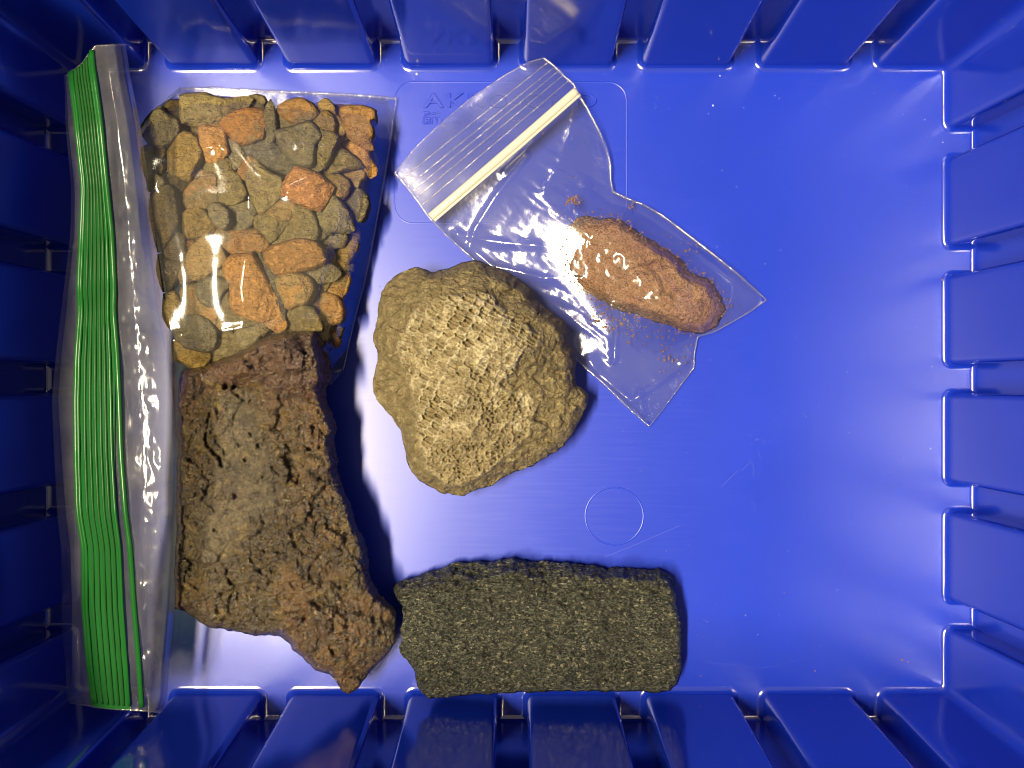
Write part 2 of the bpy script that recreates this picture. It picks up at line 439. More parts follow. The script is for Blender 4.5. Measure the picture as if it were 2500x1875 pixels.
M_DUST = flat_mat('pale_dust', (.6, .58, .55)); M_GRIT = flat_mat('dark_grit', (.03, .022, .03)); M_CHIP = flat_mat('orange_chip', (.36, .16, .05))

# ------------------------------------------------------------------ the bin (setting)
DR = 0.088                                   # draft of the walls, outward per mm of height
HT = 100.0                                   # wall height
FX0, FX1, FY0, FY1 = 196, 2297, 177, 1676    # edge of the floor where the fillet starts (plan units)
FIL = 1.3; DEP = 7.0; RC = 1.6
x0, x1 = (FX0-1250)*K-FIL, (FX1-1250)*K+FIL  # wall faces at the floor, mm
y0, y1 = (937.5-FY1)*K-FIL, (937.5-FY0)*K+FIL
bin_o = empty('storage_bin', (0, 0, 0))
tag(bin_o, 'blue ribbed plastic storage bin that holds the bags and rocks', 'storage bin')

def arc(cx, cyy, r, a0, a1, n=5):
    t = np.linspace(math.radians(a0), math.radians(a1), n)
    return [(cx+r*math.cos(a), cyy+r*math.sin(a)) for a in t]

def rings(path, shift, name, cap=True):
    """wall piece from a plan path (mm, open), flared at the floor by a fillet; shift: draft direction per path point"""
    p = np.array(path, float); sh = np.array(shift, float)
    t = np.gradient(p, axis=0); n = np.stack([t[:, 1], -t[:, 0]], -1); n /= np.hypot(n[:, 0], n[:, 1])[:, None]
    prof = []
    for a in np.linspace(0, math.pi/2, 7):
        prof.append((FIL*(1-math.sin(a)), FIL*(1-math.cos(a))))
    zs = list(np.linspace(3, HT, 12))
    V = []; np_ = len(p)
    for o, z in prof: V.append(np.column_stack([p+n*o+sh*DR*z, np.full(np_, z)]))
    for z in zs: V.append(np.column_stack([p+sh*DR*z, np.full(np_, z)]))
    R = len(V); V = np.vstack(V); F = []
    for i in range(R-1):
        for j in range(np_-1):
            F.append((i*np_+j, i*np_+j+1, (i+1)*np_+j+1, (i+1)*np_+j))
    if cap: F.append(tuple((R-1)*np_+j for j in range(np_)))
    me = bpy.data.meshes.new(name); me.from_pydata((V*MM).tolist(), [], F)
    me.polygons.foreach_set('use_smooth', [True]*len(me.polygons))
    return me

def panel_path(w):
    h = w/2
    a = [(-h, DEP+.6), (-h, 4), (-h, 2.6)] + arc(-h+RC, RC, RC, 180, 270, 6) + [(-h*.5, 0), (0, 0), (h*.5, 0)] + arc(h-RC, RC, RC, 270, 360, 6) + [(h, 2.6), (h, 4), (h, DEP+.6)]
    return a
LIP = 24.3; PW = LIP-2*FIL
pp = panel_path(PW)
panel_me = rings(pp, [(0, 1)]*len(pp), 'panel')

def wall_piece(name, L, T=2.2):
    """the wall behind the panels: sheet with fillet at the floor, thickness, and a rolled rim; local y outward, x along"""
    prof = [(DEP-FIL*1.0, -.02)]
    for a in np.linspace(0, math.pi/2, 6): prof.append((DEP-FIL*(1-math.sin(a)), FIL*(1-math.cos(a))))
    prof += [(DEP+DR*z, z) for z in np.linspace(4, HT+.2, 8)]
    prof += [(DEP+DR*HT+.6, HT+1.2), (DEP+DR*HT+4.4, HT+1.2), (DEP+DR*HT+5.0, HT+.4), (DEP+DR*HT+5.0, HT-6), (DEP+DR*HT+3.8, HT-6), (DEP+DR*HT+3.6, HT-1.4), (DEP+DR*HT+T, HT-1.4), (DEP+T, -1.8)]
    xs = (-L/2, L/2); V = [(x, a, b) for x in xs for a, b in prof]; n = len(prof); F = []
    for j in range(n-1): F.append((j, n+j, n+j+1, j+1))
    me = bpy.data.meshes.new(name); me.from_pydata((np.array(V)*MM).tolist(), [], F)
    me.polygons.foreach_set('use_smooth', [True]*len(me.polygons)); 
    me.set_sharp_from_angle(angle=math.radians(40)); return me

cx, cyc = (x0+x1)/2, (y0+y1)/2; LX, LY = x1-x0, y1-y0
ext = 2*(DEP+DR*HT+5)
sides = [  # name, origin at the middle of the face line, rotation (local y outward), length, panel centres along local x
 ('far', (cx, y1), 0.0, LX+ext), ('near', (cx, y0), math.pi, LX+ext), ('right', (x1, cyc), -math.pi/2, LY+ext), ('left', (x0, cyc), math.pi/2, LY+ext)]
top_l = [402+287.2*k for k in range(7)]; bot_l = [411+287.2*k for k in range(7)]
side_t = [372, 659, 947, 1235]
for nm, (ox, oy), rz, L in sides:
    wl = link('wall', wall_piece('wall', L), M_WALL, bin_o, (ox*MM, oy*MM, 0)); wl.rotation_euler = (0, 0, rz)
    if nm == 'far': cs = [((l-1250)*K+LIP/2-ox) for l in top_l[:6]]
    elif nm == 'near': cs = [-((l-1250)*K+LIP/2-ox) for l in bot_l[:6]]
    elif nm == 'right': cs = [-((937.5-t)*K-LIP/2-oy) for t in side_t]
    else: cs = [((937.5-t)*K-LIP/2-oy) for t in side_t]
    for c in cs: link('panel', panel_me, None, wl, (c*MM, 0, 0))
panel_me.materials.append(M_WALL)

def corner_path(lx, ly, r=2.2):
    """inside corner seen from above: groove end on the x wall, round the corner, groove end on the y wall; local corner at 0,0, bin inside towards -x,-y"""
    p = []; s = []
    def add(pts, sh): 
        for q in pts: p.append(q); s.append(sh)
    add([(-lx, DEP+.6), (-lx, 4), (-lx, 2.6)], (0, 1)); add(arc(-lx+RC, RC, RC, 180, 270, 6), (0, 1))
    add([(-lx*.6, 0), (-r-1, 0)], (0, 1))
    for k, q in enumerate(arc(-r, -r, r, 90, 0, 7)): add([q], (math.sin(k/6*math.pi/2), math.cos(k/6*math.pi/2)) if 0 < k < 6 else ((0, 1) if k == 0 else (1, 0)))
    add([(0, -r-1), (0, -ly*.6)], (1, 0)); add(arc(RC, -ly+RC, RC, 180, 270, 6), (1, 0)); add([(2.6, -ly), (4, -ly), (DEP+.6, -ly)], (1, 0))
    s = [(min(1, a*1.2), min(1, b*1.2)) for a, b in s]
    return p, s
def corner(ox, oy, sx, sy, lx, ly):
    p, s = corner_path(lx, ly); p = [(a*sx, b*sy) for a, b in p]; s = [(a*sx, b*sy) for a, b in s]
    if sx*sy < 0: p = p[::-1]; s = s[::-1]
    link('corner_panel', rings(p, s, 'corner_panel', False), M_WALL, bin_o, (ox*MM, oy*MM, 0))
corner(x1, y1, 1, 1, x1-((top_l[6]-1250)*K+FIL), y1-((937.5-327)*K+FIL))
corner(x0, y1, -1, 1, ((368-1250)*K-FIL)-x0, y1-((937.5-327)*K+FIL))
corner(x1, y0, 1, -1, x1-((bot_l[6]-1250)*K+FIL), ((937.5-1521)*K-FIL)-y0)
corner(x0, y0, -1, -1, ((368-1250)*K-FIL)-x0, ((937.5-1521)*K-FIL)-y0)

# bottom plate
bm = bmesh.new()
hx, hy = (x1-x0)/2+DEP+1.6, (y1-y0)/2+DEP+1.6
bmesh.ops.create_cube(bm, size=1.0, matrix=Matrix.Translation((cx*MM, cyc*MM, -.001)) @ Matrix.Diagonal((2*hx*MM, 2*hy*MM, .002, 1)))
me = bpy.data.meshes.new('bottom'); bm.to_mesh(me); bm.free()
bottom = link('bottom', me, M_FLOOR, bin_o)

def ridge_line(name, pts, wid, hgt, parent, mat=M_FLOOR):
    """low raised ridge on the floor through plan points"""
    P = W(np.array(pts)[:, 0], np.array(pts)[:, 1], 0.0); n = len(P)
    t = np.gradient(P, axis=0); s = np.stack([-t[:, 1], t[:, 0], t[:, 2]*0], -1); s /= np.linalg.norm(s, axis=1)[:, None]
    prof = [(-.5, -.02), (-.25, .75), (0, 1.0), (.25, .75), (.5, -.02)]
    V = np.concatenate([P+s*wid*MM*a+np.array([0, 0, hgt*MM*b]) for a, b in prof])
    F = [(k*n+i, k*n+i+1, (k+1)*n+i+1, (k+1)*n+i) for k in range(4) for i in range(n-1)]
    return link(name, mesh_np(name, V, np.array(F)[:, ::-1]), mat, parent)
a = np.linspace(0, 2*math.pi, 73)
ridge_line('ejector_ring', np.stack([1500+71*np.cos(a), 1260+70*np.sin(a)], -1), .38, .06, bottom)
rr = 45; rp = []
for (ccx, ccy, a0) in ((1485, 500, 0), (1008, 500, 90), (1008, 245, 180), (1485, 245, 270)):
    for q in np.linspace(a0, a0+90, 9): rp.append((ccx+rr*math.cos(math.radians(q)), ccy+rr*math.sin(math.radians(q))))
rp.append(rp[0]); ridge_line('logo_border', resample(rp, 8, False), .35, .05, bottom)

N_ = NT('scratched_plastic'); M_SCR = N_.done(N_.pbr(Base_Color=(.035, .055, .42), Roughness=.5))
for p_ in ([(1475,1360),(1540,1335),(1620,1300),(1660,1283)], [(1115,1310),(1120,1330),(1118,1360)], [(1110,1315),(1135,1322),(1160,1318)], [(1720,1618),(1790,1622),(1838,1630)], [(1850,1632),(1910,1624),(1975,1602)],
           [(1830,1120),(1842,1140),(1838,1165)], [(1810,1150),(1832,1128)], [(1850,1098),(1858,1122)], [(2010,1560),(2018,1590),(2030,1604)], [(2100,1562),(2110,1580),(2118,1604)], [(1930,1500),(1938,1482)], [(1990,1520),(1998,1495)], [(1840,1225),(1846,1250)], [(1760,1190),(1800,1150)]):
    ridge_line('scratch', resample(p_, 6, False, 1), .10, .006, bottom, M_SCR)
def text_mesh(name, body, bx0, by0, bx1, by1, parent, shear=0.0, ext=.36):
    cu = bpy.data.curves.new(name, 'FONT'); cu.body = body; cu.size = 1.0; cu.extrude = .01; cu.shear = shear
    cu.bevel_depth = .018; cu.bevel_resolution = 1; cu.space_character = 1.12; cu.resolution_u = 5
    to = bpy.data.objects.new('tmp', cu); C.objects.link(to); bpy.context.view_layer.update()
    me = bpy.data.meshes.new_from_object(to.evaluated_get(bpy.context.evaluated_depsgraph_get()))
    bpy.data.objects.remove(to); bpy.data.curves.remove(cu)
    v = np.empty(len(me.vertices)*3); me.vertices.foreach_get('co', v); v = v.reshape(-1, 3)
    lo, hi = v.min(0), v.max(0); q = (v-lo)/(hi-lo)
    P = W(bx0+q[:, 0]*(bx1-bx0), by1+q[:, 1]*(by0-by1), 0.0); P[:, 2] = (q[:, 2]*ext-.03)*MM
    me.vertices.foreach_set('co', P.ravel()); me.update(); me.name = name
    return link(name, me, M_FLOOR, parent)
text_mesh('raised_lettering', 'AKRO-GRID', 1033, 228, 1457, 264, bottom)
text_mesh('raised_lettering', 'AKRO-MILS', 1084, 288, 1212, 303, bottom, .25, .12)
# the small square emblem beside it: strokes like stacked bins
def stroke(pts): return ridge_line('emblem_stroke', resample(pts, 3, False), .42, .12, bottom)
for p in ([(1034, 274), (1050, 274), (1040, 282)], [(1036, 284), (1052, 277)], [(1054, 275), (1061, 277), (1068, 274), (1076, 276)], [(1054, 280), (1061, 282), (1068, 279), (1075, 281)],
          [(1053, 285), (1075, 285)], [(1034, 303), (1034, 288), (1049, 288), (1051, 296), (1047, 303), (1034, 303)], [(1040, 293), (1045, 293), (1044, 298), (1040, 298)],
          [(1054, 303), (1054, 291), (1059, 288), (1064, 291), (1064, 303)], [(1066, 303), (1066, 291), (1071, 288), (1076, 291), (1076, 303)]): stroke(p)

# ------------------------------------------------------------------ the three big rocks
def px(pts, ox, oy, s): return [(ox+u/s, oy+v/s) for u, v in pts]

# brown ore slab
ore_uv = [(620,35),(560,48),(510,55),(440,85),(400,115),(340,145),(280,165),(215,190),(150,205),(108,225),(97,300),(90,450),(92,600),(86,760),(88,900),(82,1080),(85,1245),(130,1260),(180,1295),(230,1325),(290,1335),(340,1340),(400,1355),(430,1365),(480,1360),(530,1365),(570,1390),(600,1430),(650,1475),(690,1510),(750,1530),(775,1560),(800,1600),(830,1617),(860,1600),(895,1560),(920,1520),(970,1470),(1010,1430),(1035,1390),(1035,1330),(1035,1260),(1020,1240),(980,1215),(960,1190),(930,1140),(920,1080),(915,1000),(890,930),(860,880),(850,830),(820,770),(800,700),(780,620),(762,540),(770,470),(760,400),(728,370),(722,300),(735,250),(730,180),(715,110),(700,60),(688,36)]
OS = 1.7645; ORE = px(ore_uv, 380, 780, OS)
def U(u, v, z): return (380+u/OS, 780+v/OS, z)
ore_t = TPS([U(620,60,22),(U(690,140,23)),U(560,150,26.5),U(400,230,26),U(250,260,22.5),U(130,260,18),U(690,260,22),U(560,260,24),U(420,320,20.5),U(250,350,19),U(600,360,20.5),U(700,420,18),U(130,420,17),U(320,500,19.5),U(500,560,20.5),U(700,620,18),U(130,700,16.5),U(320,760,19),U(560,800,20.5),U(760,800,17.5),U(150,1000,16),U(360,1000,18.5),U(600,1000,20),U(820,1000,17.5),U(120,1200,13),U(300,1220,15.5),U(520,1240,17),U(760,1220,19),U(900,1200,17),U(700,1380,19),U(900,1350,17.5),U(800,1500,15.5),U(830,1590,10),U(980,1400,13)])
V2, F, rm, d, b = patch(ORE, 4.2, 6.5, 20, 3, 0)
u = (V2[:, 0]-380)*OS; v = (V2[:, 1]-780)*OS
rimz = 9.0+2.0*fbm(V2[:, 0], V2[:, 1], 120, 2, 5)
zz = 2.0+.70*ore_t(V2[:, 0], V2[:, 1])
rough = 1.8*fbm(V2[:, 0], V2[:, 1], 85, 5, 11, .55)+1.8*fbm(V2[:, 0], V2[:, 1], 34, 4, 12, .6, True)+.75*fbm(V2[:, 0], V2[:, 1], 13, 3, 13, .6)
# the lumpy crest along the upper end, against the flatter slab
crest_edge = np.interp(u, [90, 190, 300, 420, 500, 620, 730], [420, 315, 300, 295, 330, 345, 350])
crest = sm(crest_edge-v, -12, 30)
zz = zz+crest*1.6+crest*3.0*fbm(V2[:, 0], V2[:, 1], 75, 3, 21)
flat = np.exp(-(((u-360)/130)**2+((v-560)/300)**2))+.8*np.exp(-(((u-260)/140)**2+((v-920)/130)**2))+.6*np.exp(-(((u-450)/120)**2+((v-760)/120)**2))
pz1, pz2, pid = voro(V2[:, 0]/62+.5*fbm(V2[:, 0], V2[:, 1], 55, 3, 395), V2[:, 1]/62+.5*fbm(V2[:, 0], V2[:, 1], 55, 3, 396), 39, .9)
rough += 2.4*(pid-.5)*sm(pz2-pz1, 0, .10)
flat = np.clip(flat*1.5-.25+.45*fbm(V2[:, 0], V2[:, 1], 40, 4, 31), 0, 1)*(1-crest)
rough = rough*(1-.6*flat)*(1-.35*crest)
# open crack and gas holes
ju = u+14*fbm(u, v, 40, 4, 301, .6); jv = v+14*fbm(u, v, 40, 4, 302, .6)
cr = dist_poly(np.stack([ju, jv], -1), [(238,400),(225,440),(215,490),(222,540),(255,575),(275,600),(284,632)], False)
crw = 2.2+3.5*np.exp(-((v-590)/45)**2)+2*fbm(u, v, 25, 2, 9)
rough -= 2.2*np.exp(-(cr/(crw*1.1))**2); rough += .9*np.exp(-((cr-16)/12)**2)
for hu, hv, hr, hd in ((302,290,13,3.0),(338,292,9,2.4),(642,141,8,2.2),(408,352,9,1.4),(390,606,8,1.2),(250,910,8,1.5),(345,540,8,-1.0),(323,765,12,-1.6),(405,862,14,-.9),(600,1010,14,-.7),(665,560,12,1.5),(440,550,10,1.2),(715,900,22,-1.6),(770,1425,30,1.2),(145,1078,6,1.3),(130,850,10,-1.2),(470,680,12,1.4)):
    q = np.hypot(ju-hu, jv-hv); rough -= hd*np.exp(-(q/hr)**4)*1.0; rough += .25*hd*np.exp(-((q-hr*1.4)/(hr*.4))**2)
for _ in range(70):
    hu, hv = RNG.uniform(90, 1020), RNG.uniform(60, 1580); hr = RNG.uniform(5, 16); hd = RNG.uniform(.3, 1.1)*(1 if RNG.random() < .45 else -1)
    q = np.hypot(ju-hu, jv-hv); rough -= hd*np.exp(-(q/hr)**4)
Rr = 22+12*sm(u-(380+.38*v), 150, 330)
prof = 1-(1-np.clip(d/Rr, 0, 1))**2.2
zt = rimz+(zz-rimz)*prof+rough*np.clip(.35+d/12, 0, 1)
zb = np.maximum(0.0, rimz*(1-sm(d, 0, 70)))
lump = np.exp(-(((u-345)/70)**2+((v-225)/45)**2)); zt += 2.2*lump*np.clip(d/20, 0, 1); zt += 2.0*np.exp(-(((u-560)/90)**2+((v-130)/70)**2))*np.clip(d/20, 0, 1)
purple = np.clip(crest*1.0*(.7+.6*fbm(V2[:, 0], V2[:, 1], 50, 3, 41))+.5*np.exp(-(((u-720)/90)**2+((v-1340)/60)**2)), 0, 1)
rusty = np.clip(np.exp(-(((u-720)/110)**2+((v-700)/330)**2))*.9+np.exp(-(((u-830)/170)**2+((v-1420)/170)**2))+np.exp(-(((u-190)/70)**2+((v-640)/120)**2))*.7+.3*fbm(V2[:, 0], V2[:, 1], 60, 3, 44), 0, 1)
me, base = closed_rock('brown_rock', V2, F, rm, zt, zb, {'tone': flat, 'purple': purple, 'rusty': rusty}, True, 5.0, 501)
o = link('brown_ore_rock', me, M_ORE, None, base)
tag(o, 'long rusty brown rock slab with a crack, lying against the bag of stones', 'rock')
ore_rim = b

# fossil coral
cor_uv = [(510,165),(480,140),(430,133),(370,145),(300,180),(240,240),(205,300),(190,360),(180,440),(170,500),(160,560),(155,600),(180,650),(180,720),(165,800),(150,850),(155,910),(180,960),(230,1030),(280,1075),(320,1140),(340,1200),(350,1260),(360,1330),(390,1410),(440,1460),(500,1500),(580,1540),(640,1550),(720,1558),(760,1530),(800,1520),(870,1500),(950,1460),(1030,1410),(1150,1370),(1250,1310),(1340,1250),(1400,1170),(1450,1090),(1490,1000),(1500,935),(1470,900),(1425,870),(1415,830),(1420,740),(1410,660),(1385,600),(1375,540),(1350,470),(1290,430),(1230,380),(1170,330),(1130,260),(1060,200),(1000,160),(920,130),(870,120),(820,90),(760,90),(700,105),(620,140),(560,155)]
CS = 2.552; COR = px(cor_uv, 850, 600, CS)
def Q(u, v, z): return (850+u/CS, 600+v/CS, z)
cor_t = TPS([Q(430,190,12),Q(270,300,12.5),Q(230,480,12.5),Q(210,600,10.5),Q(240,800,10),Q(230,920,8.5),Q(330,1060,10),Q(480,210,14),Q(700,170,18),Q(820,140,17),Q(560,270,21),Q(760,280,25),Q(950,290,22),Q(1060,260,17),Q(350,620,18.5),Q(430,470,21.5),Q(420,800,18),Q(430,1000,17.5),Q(400,1200,14),Q(460,1380,12.5),Q(620,500,26.5),Q(850,450,28.5),Q(620,760,25.5),Q(800,700,28),Q(1000,560,28.5),Q(1100,620,27.5),Q(1200,430,21),Q(1300,560,20),Q(1340,680,17),Q(1080,800,23),Q(1250,760,18.5),Q(1220,880,19),Q(1380,920,14.5),Q(560,1000,22.5),Q(560,1200,18.5),Q(700,1000,24),Q(720,1300,17.5),Q(700,1480,11),Q(900,1000,21.5),Q(900,1250,16.5),Q(1050,1100,17.5),Q(1200,1050,16),Q(1150,1250,12.5),Q(1350,1080,12.5),Q(1000,1360,11)])
V2, F, rm, d, b = patch(COR, 2.6, 5.5, 24, 8, 0)
u = (V2[:, 0]-850)*CS; v = (V2[:, 1]-600)*CS
rimz = 8.0+1.2*fbm(V2[:, 0], V2[:, 1], 100, 2, 61)
zz = cor_t(V2[:, 0], V2[:, 1])
# raised coral head inside a matrix rim (step on the left, broken shelf on the right)
head = [(300,620),(330,520),(400,420),(520,330),(640,300),(760,290),(900,300),(1010,420),(1150,520),(1220,620),(1090,690),(1040,800),(950,860),(1000,900),(1120,900),(1180,1000),(1150,1150),(1050,1280),(900,1400),(740,1500),(600,1500),(480,1400),(430,1200),(410,1000),(380,900),(320,740)]
hd_in = inside(np.stack([u, v], -1), head); hd_d = dist_poly(np.stack([u, v], -1), head); hs = np.where(hd_in, hd_d, -hd_d)
hs = hs+18*fbm(V2[:, 0], V2[:, 1], 40, 4, 66)
headm = sm(hs, -10, 22)
colr = np.exp(-((np.abs(((lu0 := u*math.cos(.5)+v*math.sin(.5))+30*fbm(u, v, 120, 3, 64))/165.0 % 1.0-.5)-.0)/.09)**2)
zz = 9+(zz-9)*.84+headm*.55*colr+headm*1.8+1.3*fbm(V2[:, 0], V2[:, 1], 120, 3, 62, .5, True)
# long cells seen from the side (upper left) and round cell mouths (lower right)
ca, sa = math.cos(.50), math.sin(.50)
wu = u+15*fbm(V2[:, 0], V2[:, 1], 70, 3, 71); wv = v+15*fbm(V2[:, 0], V2[:, 1], 70, 3, 72)
lu, lv = (wu*ca+wv*sa), (-wu*sa+wv*ca)
f1, f2, idv = voro(lu/70.0, lv/25.0, 5, .5)
wall_l = 1-sm(f2-f1, .04, .30)
f1b, f2b, idb = voro(u/32.0+.6*fbm(u, v, 160, 3, 3), v/27.0+.6*fbm(u, v, 160, 3, 13), 9, .9)
wall_r = 1-sm(f2b-f1b, .08, .42)
zone_r = sm((u*.78+v*.62)-1180, -60, 60)*sm(v, 760, 960)
side_cells = headm*(1-zone_r); mouth = headm*zone_r*sm(hs, 5, 40)
fill = sm(fbm(V2[:, 0], V2[:, 1], 80, 3, 81), -.45, .15)            # where the cells are open and where they are filled
deep = np.where(idv > .5, 1.25, np.where(idv > .2, .55, -.1))
cells = -side_cells*(1-wall_l)*(.10+.95*deep*fill)+side_cells*wall_l*.18*fill
mz = sm(fbm(V2[:, 0], V2[:, 1], 70, 2, 83), -.45, .05)
cells += -mouth*(1-wall_r)*(.05+.8*mz*np.where(idb > .3, 1.2, .1))+mouth*wall_r*.08
ro = .9*fbm(V2[:, 0], V2[:, 1], 75, 5, 91, .5)+.22*fbm(V2[:, 0], V2[:, 1], 16, 4, 92, .6, True)
fz1, fz2, fid = voro(V2[:, 0]/34+.5*fbm(V2[:, 0], V2[:, 1], 40, 3, 95), V2[:, 1]/22+.5*fbm(V2[:, 0], V2[:, 1], 40, 3, 96), 19, .9)
ro += (1-headm)*(1.2*fbm(V2[:, 0], V2[:, 1], 70, 4, 93, .6, True)+.6*fbm(V2[:, 0], V2[:, 1], 18, 3, 94, .6)+1.6*(fid-.5)*sm(fz2-fz1, 0, .15))
gz1, gz2, gid = voro(V2[:, 0]/75+.35*fbm(V2[:, 0], V2[:, 1], 60, 3, 195), V2[:, 1]/60+.35*fbm(V2[:, 0], V2[:, 1], 60, 3, 196), 29, .9)
ro += (1-.75*headm)*2.2*(gid-.5)*sm(gz2-gz1, 0, .12)
# growth lines across the slope
ro += headm*.22*np.sin((u*.62-v*.78)/30+3*fbm(u, v, 200, 2, 95))
prof = 1-(1-np.clip(d/30, 0, 1))**2.0
zt = rimz+(zz-rimz)*prof+(ro+cells)*np.clip(.4+d/14, 0, 1)
zb = np.maximum(0.0, rimz*(1-sm(d, 0, 75)))
tone = np.clip(side_cells*colr*.6+side_cells*wall_l*(.35+.6*sm(fbm(V2[:, 0], V2[:, 1], 50, 3, 97), -.2, .3))+mouth*wall_r*.15+.75*headm*sm(fbm(V2[:, 0], V2[:, 1], 75, 4, 98), .12, .42), 0, 1)
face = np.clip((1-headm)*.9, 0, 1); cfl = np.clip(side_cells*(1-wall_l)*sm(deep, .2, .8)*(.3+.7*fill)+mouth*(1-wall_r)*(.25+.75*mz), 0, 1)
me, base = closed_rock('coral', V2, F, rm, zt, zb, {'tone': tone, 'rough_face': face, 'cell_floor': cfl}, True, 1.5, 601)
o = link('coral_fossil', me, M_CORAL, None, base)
tag(o, 'tan honeycomb-textured coral fossil stone in the middle of the bin', 'fossil')

# dark green speckled block
sch_uv = [(270,380),(330,345),(420,320),(500,290),(560,280),(620,245),(720,235),(850,235),(930,225),(980,210),(1040,225),(1130,235),(1250,240),(1400,250),(1480,265),(1560,285),(1650,280),(1760,290),(1860,285),(1920,300),(1955,330),(1960,400),(1975,430),(1985,520),(2005,620),(2010,700),(2005,800),(2000,900),(1980,970),(1930,1015),(1850,1025),(1700,1015),(1560,1020),(1400,1010),(1250,1018),(1050,1020),(900,1030),(740,1035),(600,1050),(480,1055),(440,1030),(410,980),(405,900),(380,860),(340,820),(310,790),(305,750),(325,700),(315,650),(330,570),(325,500),(290,460),(270,420)]
SS = 2.458; SCH = px(sch_uv, 850, 1275, SS)
V2, F, rm, d, b = patch(SCH, 3.6, 5.5, 18, 15, 0)
u = (V2[:, 0]-850)*SS; v = (V2[:, 1]-1275)*SS
edge = np.interp(u, [270,420,600,780,900,980,1060,1110,1180,1300,1400,1500,1640,1750,1850,1960], [430,425,405,372,345,330,345,390,412,385,378,370,362,385,402,420])+14*fbm(u, v*0, 60, 4, 3)
below = v-edge                                                        # >0 on the top face
plate = 10.4+1.2*sm(u, 300, 1400)-.5*sm(v, 500, 1000)-2.0*np.exp(-((u-330)/90)**2)
side = 3.0+(plate-3.0)*np.clip(1+below/155.0, 0, 1)**.8
zz = np.where(below > 0, plate, side); zz = zz-1.6*np.exp(-(below/16)**2)*.6
ro = 1.1*fbm(V2[:, 0], V2[:, 1], 90, 5, 5, .55)+1.5*fbm(V2[:, 0], V2[:, 1], 30, 4, 6, .62)+1.0*fbm(V2[:, 0], V2[:, 1], 12, 3, 7, .65)
ro += (below < 0)*2.2*fbm(V2[:, 0], V2[:, 1]*2.2, 40, 4, 8, .55, True)
# chipped left end: a broken step along a slanting joint
joint = dist_poly(np.stack([u, v], -1), [(320,560),(450,545),(600,520),(720,470)], False); ro -= 1.0*np.exp(-(joint/14)**2)
ro += -1.2*sm(-(v-(560-.12*(u-320))), -10, 40)*np.exp(-((u-400)/160)**2)*(below > 0)
rimz = np.where(below < -20, 4.0, 12.5)+0*u
near = sm(below, -60, 0); rimz = 2.5+near*5.0
R = 20+22*(1-near)
prof = 1-(1-np.clip(d/R, 0, 1))**2.8
zt = rimz+(zz-rimz)*prof+ro*np.clip(.35+d/9, 0, 1)
zb = np.maximum(0.0, rimz*(1-sm(d, 0, 28)))
me, base = closed_rock('schist', V2, F, rm, zt, zb, {'side': (1-near)*1.0}, True, 5.0, 701)
o = link('green_speckled_rock', me, M_SCHIST, None, base)
tag(o, 'dark green speckled oblong rock beside the lower edge of the bin', 'rock')

